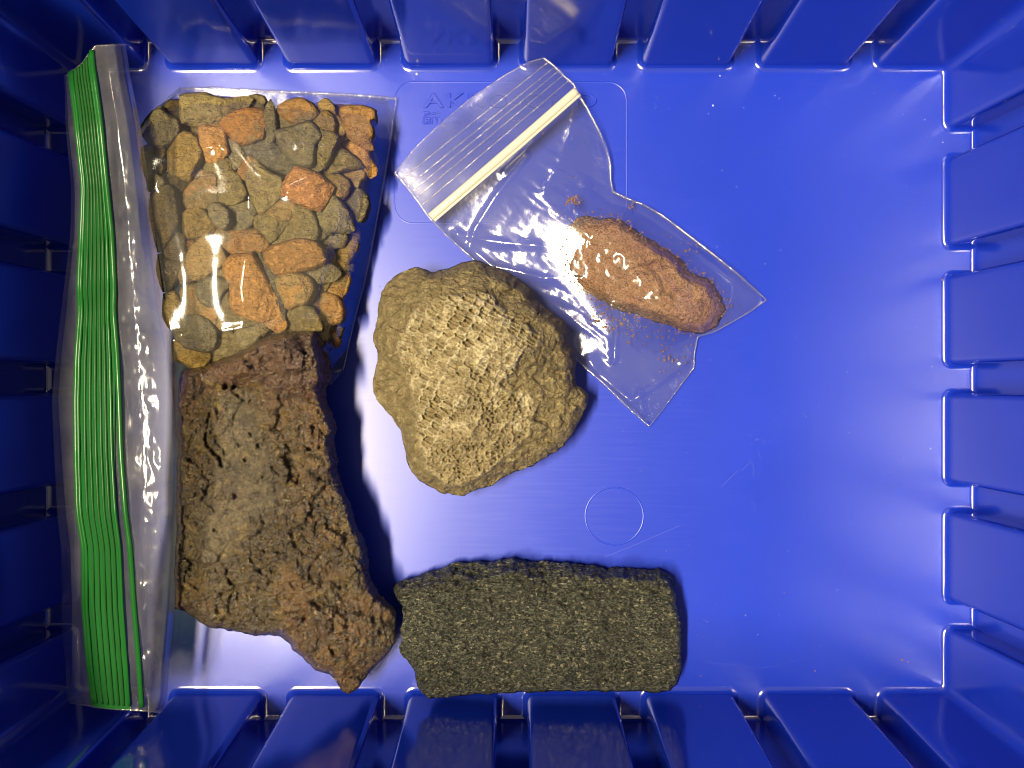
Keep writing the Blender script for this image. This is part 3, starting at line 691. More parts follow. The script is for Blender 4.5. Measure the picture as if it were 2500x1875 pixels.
# ------------------------------------------------------------------ stones in the big bag
ZO = {'A': (0, 0, 2.212), '1': (320, 210, 6.1444), '2': (620, 210, 6.1444), '3': (340, 440, 6.1444), '4': (620, 440, 6.1444), '5': (360, 660, 6.1444), '6': (600, 640, 6.1444)}
ST = [
('1',3,'olive','largest flat olive stone, long and tapering, by the top seam of the bag',[(770,150),(880,125),(1000,130),(1150,140),(1250,190),(1400,205),(1500,195),(1650,165),(1760,180),(1790,210),(1720,310),(1600,380),(1480,430),(1400,480),(1300,560),(1180,580),(1080,600),(980,580),(870,550),(780,570),(770,400),(765,250)]),
('1',1,'dark','brownish stone tucked under the left end of the largest flat olive stone',[(520,300),(600,245),(740,250),(800,300),(820,420),(820,560),(830,620),(780,640),(700,530),(600,460),(530,380)]),
('1',2,'grey','grey-brown five-sided stone nearest the upper left corner of the bag',[(430,340),(480,360),(520,440),(600,480),(690,530),(715,640),(690,720),(600,820),(480,890),(330,880),(250,790),(180,680),(190,600),(260,500),(330,420)]),
('1',2,'orange','upright orange block just under the largest flat olive stone',[(1030,660),(1100,600),(1230,600),(1330,610),(1390,700),(1400,800),(1420,900),(1450,980),(1390,1070),(1300,1110),(1200,1150),(1120,1090),(1100,980),(1040,880),(1050,760)]),
('1',2,'ochre','grey stone with yellow ridges left of the upright orange block',[(700,740),(780,720),(880,730),(970,790),(1010,880),(1050,960),(1030,1080),(960,1180),(920,1290),(910,1390),(820,1390),(700,1350),(610,1310),(580,1220),(590,1100),(580,1000),(640,900),(660,820)]),
('1',2,'rust','rusty orange ridged stone right under the tip of the largest flat olive stone',[(1330,550),(1400,470),(1520,420),(1700,370),(1850,365),(1970,380),(2000,480),(2000,600),(1990,740),(1960,800),(1880,800),(1830,840),(1700,850),(1560,810),(1500,720),(1430,640)]),
('1',1,'olive','small olive stone at the tip of the largest flat olive stone',[(1800,170),(1900,160),(1980,190),(2000,240),(1960,300),(2010,300),(1960,370),(1840,365),(1750,350),(1740,320)]),
('1',2,'grey','thin upright sliver of stone right of the rusty ridged stone',[(2090,240),(2130,300),(2150,450),(2160,600),(2150,750),(2100,830),(2020,840),(2000,780),(2010,600),(2010,420),(2040,310)]),
('1',1,'dark','dark brown stone at the fold, below the grey-brown five-sided stone',[(190,950),(330,890),(440,900),(510,970),(490,1060),(440,1110),(480,1200),(460,1310),(340,1310),(230,1330),(190,1150)]),
('1',1,'olive','olive stone with a yellow stain directly below the upright orange block',[(1110,1240),(1160,1150),(1280,1110),(1400,1080),(1480,1140),(1510,1240),(1440,1300),(1300,1320),(1200,1290)]),
('1',1,'grey','narrow grey stone right of the upright orange block',[(1460,810),(1560,830),(1620,900),(1700,1030),(1690,1130),(1640,1190),(1560,1240),(1490,1160),(1480,1050),(1500,950)]),
('A',2,'slate','dark grey long stone slanting below the thin upright sliver',[(1310,790),(1360,755),(1440,760),(1530,810),(1570,860),(1585,900),(1550,930),(1500,920),(1440,890),(1400,860),(1340,830)]),
('A',2,'olive','big rounded olive-grey stone left of the salmon orange block',[(1370,860),(1400,870),(1440,930),(1475,950),(1510,960),(1525,1010),(1510,1060),(1480,1100),(1430,1140),(1390,1140),(1370,1090),(1350,1030),(1330,960),(1345,900)]),
('A',1,'mixed','orange-brown sliver against the left side of the big rounded olive-grey stone',[(1345,850),(1375,870),(1360,920),(1345,970),(1310,960),(1290,930),(1320,880)]),
('A',2,'mixed','round olive stone with an orange patch left of the long bright glare',[(1000,1080),(1010,1030),(1050,980),(1070,930),(1110,930),(1160,945),(1170,960),(1175,1040),(1185,1080),(1130,1120),(1060,1130),(1020,1120)]),
('A',2,'olive','plain olive stone right of the round one with the orange patch',[(1160,970),(1200,935),(1250,930),(1290,950),(1310,1000),(1330,1040),(1310,1080),(1260,1100),(1220,1110),(1190,1080),(1180,1020)]),
('A',2,'dark','long dark upright stone pressed against the fold of the bag',[(820,1060),(870,1015),(920,1010),(945,1050),(950,1120),(960,1190),(930,1260),(890,1330),(855,1350),(835,1250),(820,1150)]),
('A',1,'grey','small grey stone at the fold where the upper crease of the bag begins',[(795,945),(830,940),(870,965),(880,990),(840,1020),(810,1020)]),
('A',0,'dark','dark stone sunk beneath the grey stone with yellow ridges',[(905,940),(990,960),(1020,990),(1010,1040),(960,1070),(930,1020),(905,1000)]),
('3',2,'ochre','yellow ochre stone below the round one with the orange patch',[(680,520),(760,450),(870,420),(960,440),(1000,500),(1050,600),(1180,680),(1200,700),(1000,800),(900,840),(760,860),(700,800),(690,680)]),
('3',3,'grey','small grey pebble lying on the right end of the yellow ochre stone',[(1060,420),(1130,370),(1230,400),(1310,480),(1330,600),(1300,680),(1250,710),(1170,650),(1090,560)]),
('3',2,'grey','grey stone under the upper half of the long bright glare',[(1330,400),(1500,350),(1650,330),(1750,380),(1780,470),(1720,560),(1700,650),(1600,720),(1500,760),(1400,740),(1330,690),(1340,560)]),
('3',1,'dark','dark ochre stone in the shade below the long dark upright stone',[(400,1050),(480,960),(560,820),(690,860),(660,1000),(700,1080),(660,1160),(560,1190),(450,1140),(380,1090)]),
('3',1,'orange','small orange stone on the left corner of the big tan stone',[(640,990),(720,920),(800,920),(840,1000),(760,1080),(690,1090),(650,1050)]),
('3',3,'tan','big tan stone with a greenish tinge, left of the long bright glare',[(1000,830),(1090,860),(1180,960),(1260,1080),(1310,1190),(1260,1290),(1150,1320),(1080,1370),(1000,1450),(880,1460),(780,1480),(650,1520),(620,1400),(680,1250),(730,1130),(800,1020),(900,910)]),
('3',2,'mixed','rounded orange and grey stone under the middle of the long bright glare',[(1160,800),(1230,720),(1330,700),(1480,750),(1620,720),(1760,760),(1860,850),(1950,960),(1900,1040),(1800,1080),(1600,1090),(1400,1090),(1290,1030),(1220,920)]),
('3',1,'dark','brown stone at the fold, left of the big tan stone',[(300,1150),(420,1130),(560,1180),(610,1270),(600,1400),(540,1500),(480,1600),(370,1640),(330,1500),(300,1350)]),
('5',3,'orange','largest orange stone, long and smooth, pointing down at the brown rock',[(1277,-192),(1577,-230),(1650,-130),(1700,-20),(1740,80),(1810,260),(1900,420),(1960,600),(2060,760),(2040,850),(1930,900),(1840,850),(1700,770),(1500,680),(1300,600),(1270,480),(1260,250),(1170,80),(1160,-60),(1177,-122)]),
('6',2,'slate','dark slate sliver along the right side of the largest orange stone',[(190,-130),(250,-110),(320,0),(410,110),(470,230),(460,290),(520,430),(570,560),(600,700),(600,820),(560,880),(480,760),(430,620),(340,450),(310,320),(230,120),(190,0)]),
('5',2,'olive','olive-grey stone under the left edge of the largest orange stone',[(1130,400),(1250,300),(1300,480),(1340,600),(1520,690),(1720,780),(1830,860),(1800,900),(1700,960),(1640,930),(1560,820),(1450,840),(1350,870),(1230,860),(1160,760),(1140,600)]),
('5',2,'grey','rounded grey stone touching the top edge of the brown rock',[(1440,840),(1560,800),(1650,880),(1690,960),(1620,1040),(1520,1130),(1460,1160),(1390,1060),(1350,960),(1370,880)]),
('5',3,'grey','pale grey block below the big tan stone',[(800,190),(900,130),(1010,120),(1130,160),(1230,170),(1200,270),(1120,340),(1050,460),(1000,510),(900,500),(810,430),(760,340),(770,260)]),
('5',1,'olive','olive stone between the pale grey block and the largest orange stone',[(900,110),(1000,20),(1140,0),(1220,60),(1260,170),(1180,220),(1020,170)]),
('5',2,'tan','brown and tan stone below the pale grey block',[(520,300),(640,250),(780,230),(780,340),(830,450),(930,500),(1020,530),(1090,600),(1130,700),(1140,800),(1150,880),(1060,890),(990,820),(900,750),(780,690),(680,660),(600,690),(520,750),(510,600)]),
('5',2,'ochre','golden ochre stone at the fold, left of the brown and tan stone',[(255,390),(400,350),(460,450),(480,560),(460,680),(430,760),(380,870),(310,800),(260,650)]),
('5',3,'grey','rounded grey-olive stone under the lowest bright crease',[(480,790),(560,720),(680,670),(800,700),(900,755),(970,830),(1030,920),(1030,1050),(1000,1160),(900,1190),(780,1180),(600,1130),(480,1040),(430,940)]),
('5',2,'ochre','yellow-brown stone at the fold, next to the top of the brown rock',[(400,1060),(480,1060),(620,1150),(760,1200),(880,1210),(930,1260),(930,1330),(860,1400),(780,1470),(680,1440),(560,1370),(440,1340),(415,1200)]),
('5',2,'olive','olive-tan stone between the rounded grey-olive stone and the brown rock',[(1100,950),(1200,900),(1290,960),(1370,1050),(1440,1150),(1450,1180),(1300,1240),(1160,1290),(1060,1350),(1010,1330),(1020,1200),(1080,1080)]),
('6',3,'tan','tan-orange stone right of the lower end of the dark slate sliver',[(460,260),(560,200),(700,190),(850,210),(940,260),(980,330),(1000,420),(960,520),(900,600),(780,620),(680,670),(600,650),(560,520),(510,420),(470,330)]),
('6',2,'grey','angular grey stone below the long orange one on the right',[(650,140),(760,90),(900,120),(1050,80),(1170,20),(1270,40),(1340,110),(1400,180),(1350,220),(1280,270),(1180,280),(1080,300),(980,240),(850,190),(740,180)]),
('6',1,'olive','olive stone wedged below the angular grey stone',[(1000,290),(1180,270),(1300,250),(1230,340),(1190,400),(1150,460),(1060,460),(1010,380)]),
('6',2,'tan','tan stone at the right edge of the bag, lower half',[(1240,370),(1330,270),(1420,190),(1500,140),(1550,200),(1540,300),(1490,420),(1440,550),(1400,560),(1330,490),(1240,450)]),
('6',2,'mixed','orange-tinged stone at the lower right edge of the bag, above the thin orange sliver',[(920,600),(980,500),(1080,440),(1180,480),(1280,500),(1380,540),(1420,620),(1450,720),(1440,840),(1380,890),(1260,910),(1180,900),(1120,830),(1060,720),(990,660)]),
('6',2,'olive','olive stone directly above the top end of the brown rock',[(620,760),(680,690),(780,640),(880,660),(980,700),(1060,780),(1110,850),(1140,950),(1130,1020),(900,1030),(700,1020),(590,990),(620,870)]),
('6',1,'orange','thin orange sliver beside the upper right end of the brown rock',[(1210,900),(1290,930),(1340,1040),(1400,1150),(1380,1230),(1320,1260),(1280,1160),(1250,1020)]),
('6',1,'dark','dark stone squeezed between the brown rock and the thin orange sliver',[(1120,900),(1220,920),(1260,1040),(1290,1200),(1260,1290),(1180,1200),(1130,1000)]),
('A',3,'salmon','salmon orange block, the brightest stone in the bag',[(1560,960),(1600,910),(1650,920),(1720,950),(1790,1010),(1780,1030),(1755,1080),(1720,1130),(1660,1110),(1590,1080),(1540,1060),(1530,1020)]),
('4',3,'grey','smooth grey teardrop stone below right of the salmon orange block',[(1160,205),(1220,260),(1300,350),(1390,470),(1450,600),(1480,720),(1400,760),(1270,760),(1190,740),(1160,780),(1080,750),(1000,660),(955,580),(970,440),(1030,380),(1090,280)]),
('4',2,'grey','rounded grey stone at the right edge, beside the smooth grey teardrop',[(1400,150),(1500,130),(1600,160),(1680,250),(1700,350),(1670,480),(1620,580),(1530,630),(1470,580),(1420,490),(1370,400),(1300,290),(1350,220)]),
('4',2,'olive','oblong olive stone left of the smooth grey teardrop',[(580,440),(640,370),(740,370),(840,430),(890,560),(920,640),(950,760),(930,870),(860,900),(740,900),(680,850),(640,740),(580,650),(530,570)]),
('4',1,'tan','tan stone half buried below the salmon orange block',[(190,480),(320,400),(400,330),(500,330),(600,360),(600,450),(560,570),(440,580),(330,560)]),
('4',2,'olive','wedge-shaped olive stone right of the long bright glare',[(30,560),(100,520),(250,540),(400,590),(520,600),(500,650),(420,750),(320,860),(250,910),(200,880),(150,780),(60,720),(10,640)]),
('4',1,'olive','olive stone above the left end of the long orange one on the right',[(300,920),(400,830),(520,700),(590,680),(660,780),(720,850),(780,900),(600,950),(500,970),(380,990),(310,1000)]),
('4',1,'grey','small grey chip under the left edge of the smooth grey teardrop',[(920,640),(1000,660),(1080,740),(1110,800),(1040,850),(980,870),(920,840)]),
('4',2,'grey','flat grey stone under the blunt end of the smooth grey teardrop',[(900,890),(1060,850),(1130,790),(1240,770),(1340,790),(1380,860),(1350,930),(1300,980),(1200,985),(1100,980),(1010,940)]),
('4',3,'orange','long orange stone lying across, right of the dark slate sliver',[(170,1090),(300,1000),(450,960),(620,920),(780,910),(920,950),(1000,1020),(1030,1130),(1070,1200),(1000,1250),(860,1310),(700,1330),(560,1350),(480,1390),(350,1390),(270,1310),(200,1220)]),
('4',2,'ochre','grey and ochre layered stone at the right edge, below the rounded grey one',[(1370,830),(1430,760),(1540,730),(1570,800),(1560,920),(1510,1050),(1460,1160),(1420,1270),(1330,1280),(1240,1240),(1260,1120),(1310,1010),(1340,930)]),
('4',1,'olive','narrow olive stone at the right end of the long orange one',[(1020,960),(1110,970),(1150,1050),(1190,1120),(1190,1210),(1120,1250),(1080,1200),(1040,1130)]),
('4',0,'dark','dark stone in the gap under the flat grey stone',[(1140,990),(1310,980),(1300,1060),(1250,1140),(1180,1120)]),
('4',1,'olive','small olive stone at the foot of the grey and ochre layered stone',[(1180,1200),(1330,1280),(1470,1260),(1460,1350),(1380,1360),(1320,1370),(1240,1290)]),
('2',2,'mixed','orange-topped stone beside the thin upright sliver, under the top seam',[(400,310),(520,250),(620,220),(720,220),(850,280),(930,370),(960,430),(880,490),(780,550),(640,590),(560,540),(480,480),(400,430),(380,370)]),
('2',1,'grey','grey stone beneath the orange-topped stone',[(350,490),(390,420),(480,450),(600,520),(700,580),(600,650),(440,690),(370,680)]),
('2',3,'grey','large three-cornered grey stone with ochre veins above the salmon orange block',[(330,690),(400,670),(560,650),(680,600),(790,560),(880,590),(940,660),(1000,760),(960,830),(900,880),(890,980),(900,1080),(870,1160),(790,1190),(700,1160),(580,1100),(460,970),(380,820)]),
('2',1,'tan','pointed orange-tan stone right of the orange-topped stone',[(960,400),(990,290),(1060,220),(1120,240),(1180,330),(1210,440),(1200,520),(1120,450),(1050,420)]),
('2',2,'tan','tan-grey stone in front of the pointed orange-tan stone',[(910,540),(980,470),(1050,400),(1110,410),(1160,480),(1190,560),(1180,700),(1130,700),(1040,660),(980,630)]),
('2',1,'tan','small tan stone left of the stone in the upper right corner',[(1190,450),(1280,490),(1340,560),(1380,640),(1340,700),(1290,760),(1220,740),(1190,600)]),
('2',3,'mixed','double-lobed tan and orange stone in the upper right corner of the bag',[(1310,350),(1450,320),(1620,330),(1760,370),(1810,400),(1800,520),(1720,560),(1760,640),(1770,720),(1740,780),(1780,880),(1760,940),(1650,900),(1540,850),(1450,770),(1400,680),(1370,560),(1320,460)]),
('2',2,'olive','upright olive-tan stone right of the large three-cornered grey stone',[(980,680),(1060,690),(1180,730),(1250,790),(1210,880),(1150,960),(1130,1080),(1070,1190),(970,1240),(900,1230),(950,1130),(970,980),(990,850),(1010,760)]),
('2',2,'olive','three-sided olive-grey stone inside the curve of the bent orange stone',[(1150,1000),(1200,920),(1260,920),(1350,980),(1470,1060),(1560,1120),(1600,1210),(1500,1230),(1380,1250),(1200,1290),(1080,1320),(960,1280),(1060,1200),(1130,1090)]),
('2',2,'orange','bent orange stone at the right edge of the bag, upper half',[(1260,880),(1380,860),(1500,870),(1600,920),(1690,1010),(1750,1120),(1810,1220),(1800,1310),(1720,1350),(1640,1270),(1600,1150),(1530,1080),(1440,1010),(1340,940)]),
('2',2,'tan','long tan-olive stone below the three-sided olive-grey stone',[(1020,1340),(1150,1300),(1300,1260),(1440,1230),(1570,1220),(1640,1290),(1640,1370),(1580,1410),(1540,1500),(1480,1500),(1420,1430),(1330,1380),(1180,1360)]),
('2',2,'tan','yellowish tan stone against the right corner of the salmon orange block',[(1020,1365),(1130,1350),(1300,1365),(1380,1420),(1430,1490),(1390,1580),(1330,1665),(1230,1640),(1180,1590),(1150,1510),(1090,1440)]),
('2',1,'olive','olive stone between the large three-cornered grey stone and the salmon orange block',[(570,1080),(700,1150),(800,1180),(900,1180),(940,1270),(820,1300),(690,1260),(600,1300),(540,1290)]),
('2',1,'slate','small dark stone at the right end of the dark grey long stone',[(520,1150),(580,1110),(610,1180),(540,1290),(470,1290)]),
('2',0,'olive','olive stone beneath the left tip of the large three-cornered grey stone',[(150,830),(330,780),(420,900),(480,1010),(400,980),(280,900)]),
]
LTOP = [13.0, 14.6, 16.0, 17.4]
bag_grid = {}
GX, GY = np.meshgrid(np.arange(300, 1000, 6.0), np.arange(190, 1010, 6.0)); GP = np.stack([GX.ravel(), GY.ravel()], -1); GH = np.zeros(len(GP))
def stone(poly, ztop, kind, name, seed, spc=4.6):
    global GH
    rng = np.random.default_rng(seed)
    P = np.array(poly); c0 = P.mean(0); P = P+(P-c0)/(np.hypot(*(P-c0).T)[:, None]+1e-6)*8.5; poly = P.tolist()
    V2, F, rm, d, b = patch(poly, spc, 2.0, 14, seed, 0)
    c = V2.mean(0); L = math.sqrt(max(1, .5*abs(np.dot(P[:, 0], np.roll(P[:, 1], 1))-np.dot(P[:, 1], np.roll(P[:, 0], 1)))))*K
    th = np.clip(.62*L, 3.5, 9.0); zr = ztop-min(th*.42, 2.3)
    dmax = max(d.max(), 6.0)
    x = (V2[:, 0]-c[0])*K; y = (V2[:, 1]-c[1])*K
    planes = np.full(len(V2), 0.0)+9
    for k in range(4):
        a = rng.uniform(0, 6.28); s = rng.uniform(.12, .5) if k else rng.uniform(0, .14); o = rng.uniform(.3, 1.5)*(k > 0)
        planes = np.minimum(planes, -s*(x*math.cos(a)+y*math.sin(a))+o*.9)
    e = np.clip(d/max(dmax*.20, 5), 0, 1); prof = 1-(1-e)**1.8
    zt = zr+(ztop-zr)*prof+planes*prof+(.32*fbm(V2[:, 0], V2[:, 1], 30, 4, seed, .55)+.26*fbm(V2[:, 0], V2[:, 1], 14, 3, seed+9, .6, True))*np.clip(d/7, 0, 1)
    zb = np.maximum(.35, zr-(th*.42)*prof)
    zt = np.maximum(zt, zb+.2)
    me, base = closed_rock(name, V2, F, rm, zt, zb)
    o = link(name, me, MS[kind], None, base)
    ins = inside(GP, b)
    if ins.any():
        dd = dist_poly(GP[ins], b); pr = 1-(1-np.clip(dd/max(dmax*.20, 5), 0, 1))**1.8
        GH[ins] = np.maximum(GH[ins], zr+(ztop-zr)*pr+.7)
    return o
GRP = 'loose stones in the big zip bag'
for i, (zn, lv, kind, lab, pts) in enumerate(ST):
    ox, oy, s = ZO[zn]; poly = px(pts, ox, oy, s)
    dy = 1.6*sm(np.array([p[1] for p in poly]).mean(), 780, 900)
    ex = np.interp(np.mean([p[1] for p in poly]), [241, 905], [967, 838])-np.mean([p[0] for p in poly])   # lower towards the bag's edges
    ez = 5.5*(1-float(sm(ex, 30, 170)))+2.5*(1-float(sm(np.mean([p[1] for p in poly])-225, 10, 110)))
    o = stone(poly, LTOP[lv]+random.uniform(-.8, .8)-2.0*float(dy)-min(ez, 6.0), kind, 'bagged_stone', 100+i)
    tag(o, lab, 'stone', GRP)
for i in range(46):                         # stones buried at the bottom, glimpsed in the gaps
    yy = random.uniform(270, 880); xr = np.interp(yy, [240, 900], [925, 790]); xl = np.interp(yy, [250, 900], [400, 450])
    xx = random.uniform(xl, xr); r = random.uniform(30, 46); a0 = random.uniform(0, 6)
    poly = [(xx+r*random.uniform(.7, 1.1)*math.cos(a0+t), yy+r*random.uniform(.6, 1.0)*math.sin(a0+t)) for t in np.linspace(0, 6.283, 9)[:-1]]
    o = stone(poly, random.uniform(11.4, 12.8)-5.0*(1-float(sm(xr+60-xx, 30, 170)))-2.5*(1-float(sm(yy-225, 10, 110))), random.choice(['olive', 'olive', 'grey', 'tan', 'ochre']), 'buried_stone', 300+i, 9)
    tag(o, 'stone buried under the other stones in the big bag', 'stone', 'stones buried at the bottom of the big bag')

# ------------------------------------------------------------------ the big zip bag
bag = empty('stone_bag', tuple(W(600, 560, 0)))
tag(bag, 'big clear zip bag with a green zip strip, filled with stones', 'zip bag')
# flap with the zip, stations along the bag: y, left lip, green left, green right, right fold
FL = np.array([
 (112,160,171,226,306,27),(150,161,171,228,313,27.5),(180,163,174,232,316,28),(304,166,184,248,343,28),(454,182,201,262,363,27),(566,182,196,274,378,27),(700,168,189,281,395,27),(758,162,193,279,404,27.5),(867,150,184,288,429,28),(975,142,181,293,442,28.5),(1102,150,182,297,448,28.5),(1250,160,186,308,443,27.5),(1340,172,201,320,436,26),(1480,176,201,329,427,23),(1620,176,212,341,413,20),(1707,172,222,346,408,18),(1738,172,226,348,392,17.5)], float)
ys = np.linspace(112, 1738, 330)
fl = [np.interp(ys, FL[:, 0], FL[:, k]) for k in range(1, 6)]
def smooth1(a, n=9):
    k = np.ones(n)/n; return np.convolve(np.pad(a, n//2, 'edge'), k, 'valid')
fl = [smooth1(a) for a in fl]; LL, GL, GR_, RR, ZC = fl
def flap_y(t, c):
    """slanted ends: the strip's upper end is cut on a slope"""
    return t+np.clip(1-(t-112)/160, 0, 1)*np.interp(c, [0, .25, .5, 1], [72, 48, 0, -4])-np.clip((t-1600)/138, 0, 1)*np.interp(c, [0, .4, 1], [22, 8, 0])
def flap_z(i, c, lift=0.0):
    # c: 0 left lip .. 1 right fold; flat crest right of the zip, curling down to the fold
    zc = ZC[i]
    return zc+np.interp(c, [0, .15, .35, .5, .68, .82, .93, 1.0], [-3.5, -1.4, .3, .9, 1.2, .7, -.7, -3.4])+lift
NC = 60
cc = np.linspace(0, 1, NC)
def flap_sheet(name, mat, left, right, lift, amp, seed, n=NC):
    V = []; 
    for i, t in enumerate(ys):
        xs = left[i]+(right[i]-left[i])*np.linspace(0, 1, n)
        c = (xs-LL[i])/(RR[i]-LL[i]); yv = flap_y(t, c)
        z = np.array([flap_z(i, q, lift) for q in c])
        mid = np.exp(-((c-.72)/.16)**2)
        cr = amp*(1.0*fbm(xs, yv*.6, 52, 3, seed, .5, True)*mid*np.clip(.15+1.2*sm(t, 420, 700), 0, 1)+.12*fbm(xs, yv*.35, 40, 2, seed+3)+.5*fbm(xs*.6, yv*.25, 60, 2, seed+5))
        V.append(W(xs, yv, z+cr))
    V = np.concatenate(V); m = len(ys); idx = np.arange(m*n).reshape(m, n)
    F = np.stack([idx[:-1, :-1], idx[1:, :-1], idx[1:, 1:], idx[:-1, 1:]], -1).reshape(-1, 4)
    return link(name, mesh_np(name, V-np.array(bag.location), F), mat, bag)
flap_sheet('folded_flap', M_FILM_FLAP, LL, RR, 0.0, .85, 5)
flap_sheet('back_flap', M_FILM, LL-np.interp(ys, [112, 300, 900, 1525, 1738], [4, 6, 14, 26, 6]), RR-8, -2.2, .35, 9)
flap_sheet('zip_band', M_ZIPBAND, GL, np.minimum(GR_, GL+(GR_-GL)*np.interp(ys, [112, 700, 1300, 1738], [1, .98, .78, .76])), .35, .18, 5, 30)
for k, (f0, f1_, r, mt) in enumerate([(.03, .03, .55, M_ZIPRIDGE), (.10, .08, .4, M_ZIPRIDGE), (.26, .20, .30, M_ZIPPALE), (.38, .31, .28, M_ZIPPALE), (.50, .42, .30, M_ZIPPALE), (.62, .53, .28, M_ZIPPALE), (.73, .63, .30, M_ZIPPALE), (.86, .74, .36, M_ZIPRIDGE), (.97, .99, .62, M_ZIPRIDGE)]):
    pts = []
    for i in range(0, len(ys), 3):
        q = f0+(f1_-f0)*(i/len(ys)); x = GL[i]+(GR_[i]-GL[i])*q; c = (x-LL[i])/(RR[i]-LL[i])
        pts.append(W(x, flap_y(ys[i], c), flap_z(i, c)+.55+.25*fbm(np.array([x]), np.array([ys[i]]), 60, 2, 7)[0]))
    tube('zip_ridge', np.array(pts), r*MM, mt, bag, 8, .7)
# cut ends of the strip: melted bead
for name, sel in (('cut_edge', 0), ('cut_edge', len(ys)-1)):
    c = np.linspace(0, 1, 40); x = LL[sel]+(RR[sel]-LL[sel])*c; yv = flap_y(ys[sel], c); z = np.array([flap_z(sel, q) for q in c])
    tube(name, W(x+1.5*fbm(x, yv, 6, 2, 3), yv+2*fbm(x, yv, 7, 2, 4), z), (.22+.14*fbm(x, yv, 8, 2, 5))*MM, M_SEAM, bag)

# body of the bag over the stones
BODY = [(338,330),(372,285),(410,245),(440,218),(520,216),(620,221),(700,225),(860,232),(967,241),(945,400),(925,510),(905,620),(888,700),(870,765),(852,840),(838,905),(800,950),(700,960),(560,960),(470,950),(432,900),(428,860),(412,780),(400,700),(382,590),(364,460),(350,380)]
V2, F, rm, d, b = patch(BODY, 4.4, 0.6, 12, 77, 1)
hg = GH.reshape(GX.shape); orei = inside(GP, ore_rim).reshape(GX.shape); bodyi = inside(GP, b).reshape(GX.shape)
hg = np.where(orei, np.minimum(hg, 5), hg)
leftpin = np.interp(GY, ys, RR); flapz = np.interp(GY, ys, ZC)-3.6
film_h = hg.copy()
outside = np.where(GX < leftpin+8, np.minimum(flapz, 20.5), 1.0)
def blur(a):
    p = np.pad(a, 1, 'edge'); return (p[:-2, 1:-1]+p[2:, 1:-1]+p[1:-1, :-2]+p[1:-1, 2:])/4
for it in range(500):
    film_h = np.where(bodyi, np.maximum(hg, blur(film_h)), outside)
tight = film_h.copy()
edge_d = dist_poly(GP, b).reshape(GX.shape)
for it in range(90): film_h = np.where(bodyi, blur(film_h), outside)
film_h = film_h+1.3*np.clip(edge_d/50, 0, 1)*bodyi
film_h = np.where(edge_d < 70, np.maximum(film_h, hg+.1), film_h)
for it in range(16): film_h = blur(film_h)
film_h = np.maximum(film_h, .6)
def gsamp(x, y):
    fx = np.clip((x-300)/6, 0, GX.shape[1]-1.001); fy = np.clip((y-190)/6, 0, GX.shape[0]-1.001); ix = fx.astype(int); iy = fy.astype(int); a = fx-ix; c = fy-iy
    return film_h[iy, ix]*(1-a)*(1-c)+film_h[iy, ix+1]*a*(1-c)+film_h[iy+1, ix]*(1-a)*c+film_h[iy+1, ix+1]*a*c
zf = gsamp(V2[:, 0], V2[:, 1])+.3
edge_fade = np.clip(d/22, 0, 1)
wr = .22*fbm(V2[:, 0], V2[:, 1], 140, 2, 101)+.02*fbm(V2[:, 0], V2[:, 1], 40, 2, 102)
def crease(x, y, pts, wdt, h, rnd=2.5):
    q = dist_poly(np.stack([x, y], -1), pts, False); return h*np.exp(-(np.sqrt(q*q+rnd*rnd)-rnd)/wdt)
zx, zy = V2[:, 0], V2[:, 1]
Z1 = lambda L: [(320+a/6.1444, 210+c/6.1444) for a, c in L]
ridge = crease(zx, zy, Z1([(240,1590),(420,1400),(600,1240),(800,1080),(1070,935),(1330,882)]), 10, .75)
ridge += crease(zx, zy, Z1([(1330,882),(1500,1090),(1650,1290),(1745,1430),(1765,1660)]), 10, .75)
ridge += crease(zx, zy, [(607,480),(607,540),(600,600),(596,650),(588,705),(592,730)], 24, .95, 12)
ridge += crease(zx, zy, [(420,822),(480,812),(540,811),(593,800)], 8, .7)
ridge += crease(zx, zy, [(967,241),(920,268),(905,305)], 9, 1.1)
ridge += crease(zx, zy, [(700,470),(780,430),(870,400)], 5, .5)
zf = zf+(wr*1.2+ridge)*edge_fade
zf = np.maximum(zf, .45)
sheet('bag_film', V2, F, zf, M_FILM, bag)
# lower film lies on the bin floor
sheet('under_film', V2, F, np.full(len(V2), .22)+.10*fbm(V2[:, 0], V2[:, 1], 50, 2, 8), M_FILM, bag)
# heat seals
sp = resample([(338,330),(372,285),(410,245),(440,218),(520,216),(620,221),(700,225),(860,232),(967,241)], 2.2, False)
sx, sy = sp[:, 0], sp[:, 1]
tube('side_seal', W(sx, sy+1.5*fbm(sx, sy, 5, 2, 3), gsamp(sx, sy)+.7+.45*fbm(sx, sy, 6, 2, 9)), (.42+.30*fbm(sx, sy, 7, 2, 19))*MM, M_SEAM, bag, 7)
sp = resample([(967,241),(945,400),(925,510),(905,620),(888,700),(870,765),(852,840),(838,905)], 5, False)
tube('bottom_fold', W(sp[:, 0], sp[:, 1], .8+.3*fbm(sp[:, 0], sp[:, 1], 30, 2, 5)), .32*MM, M_FILM, bag, 8)

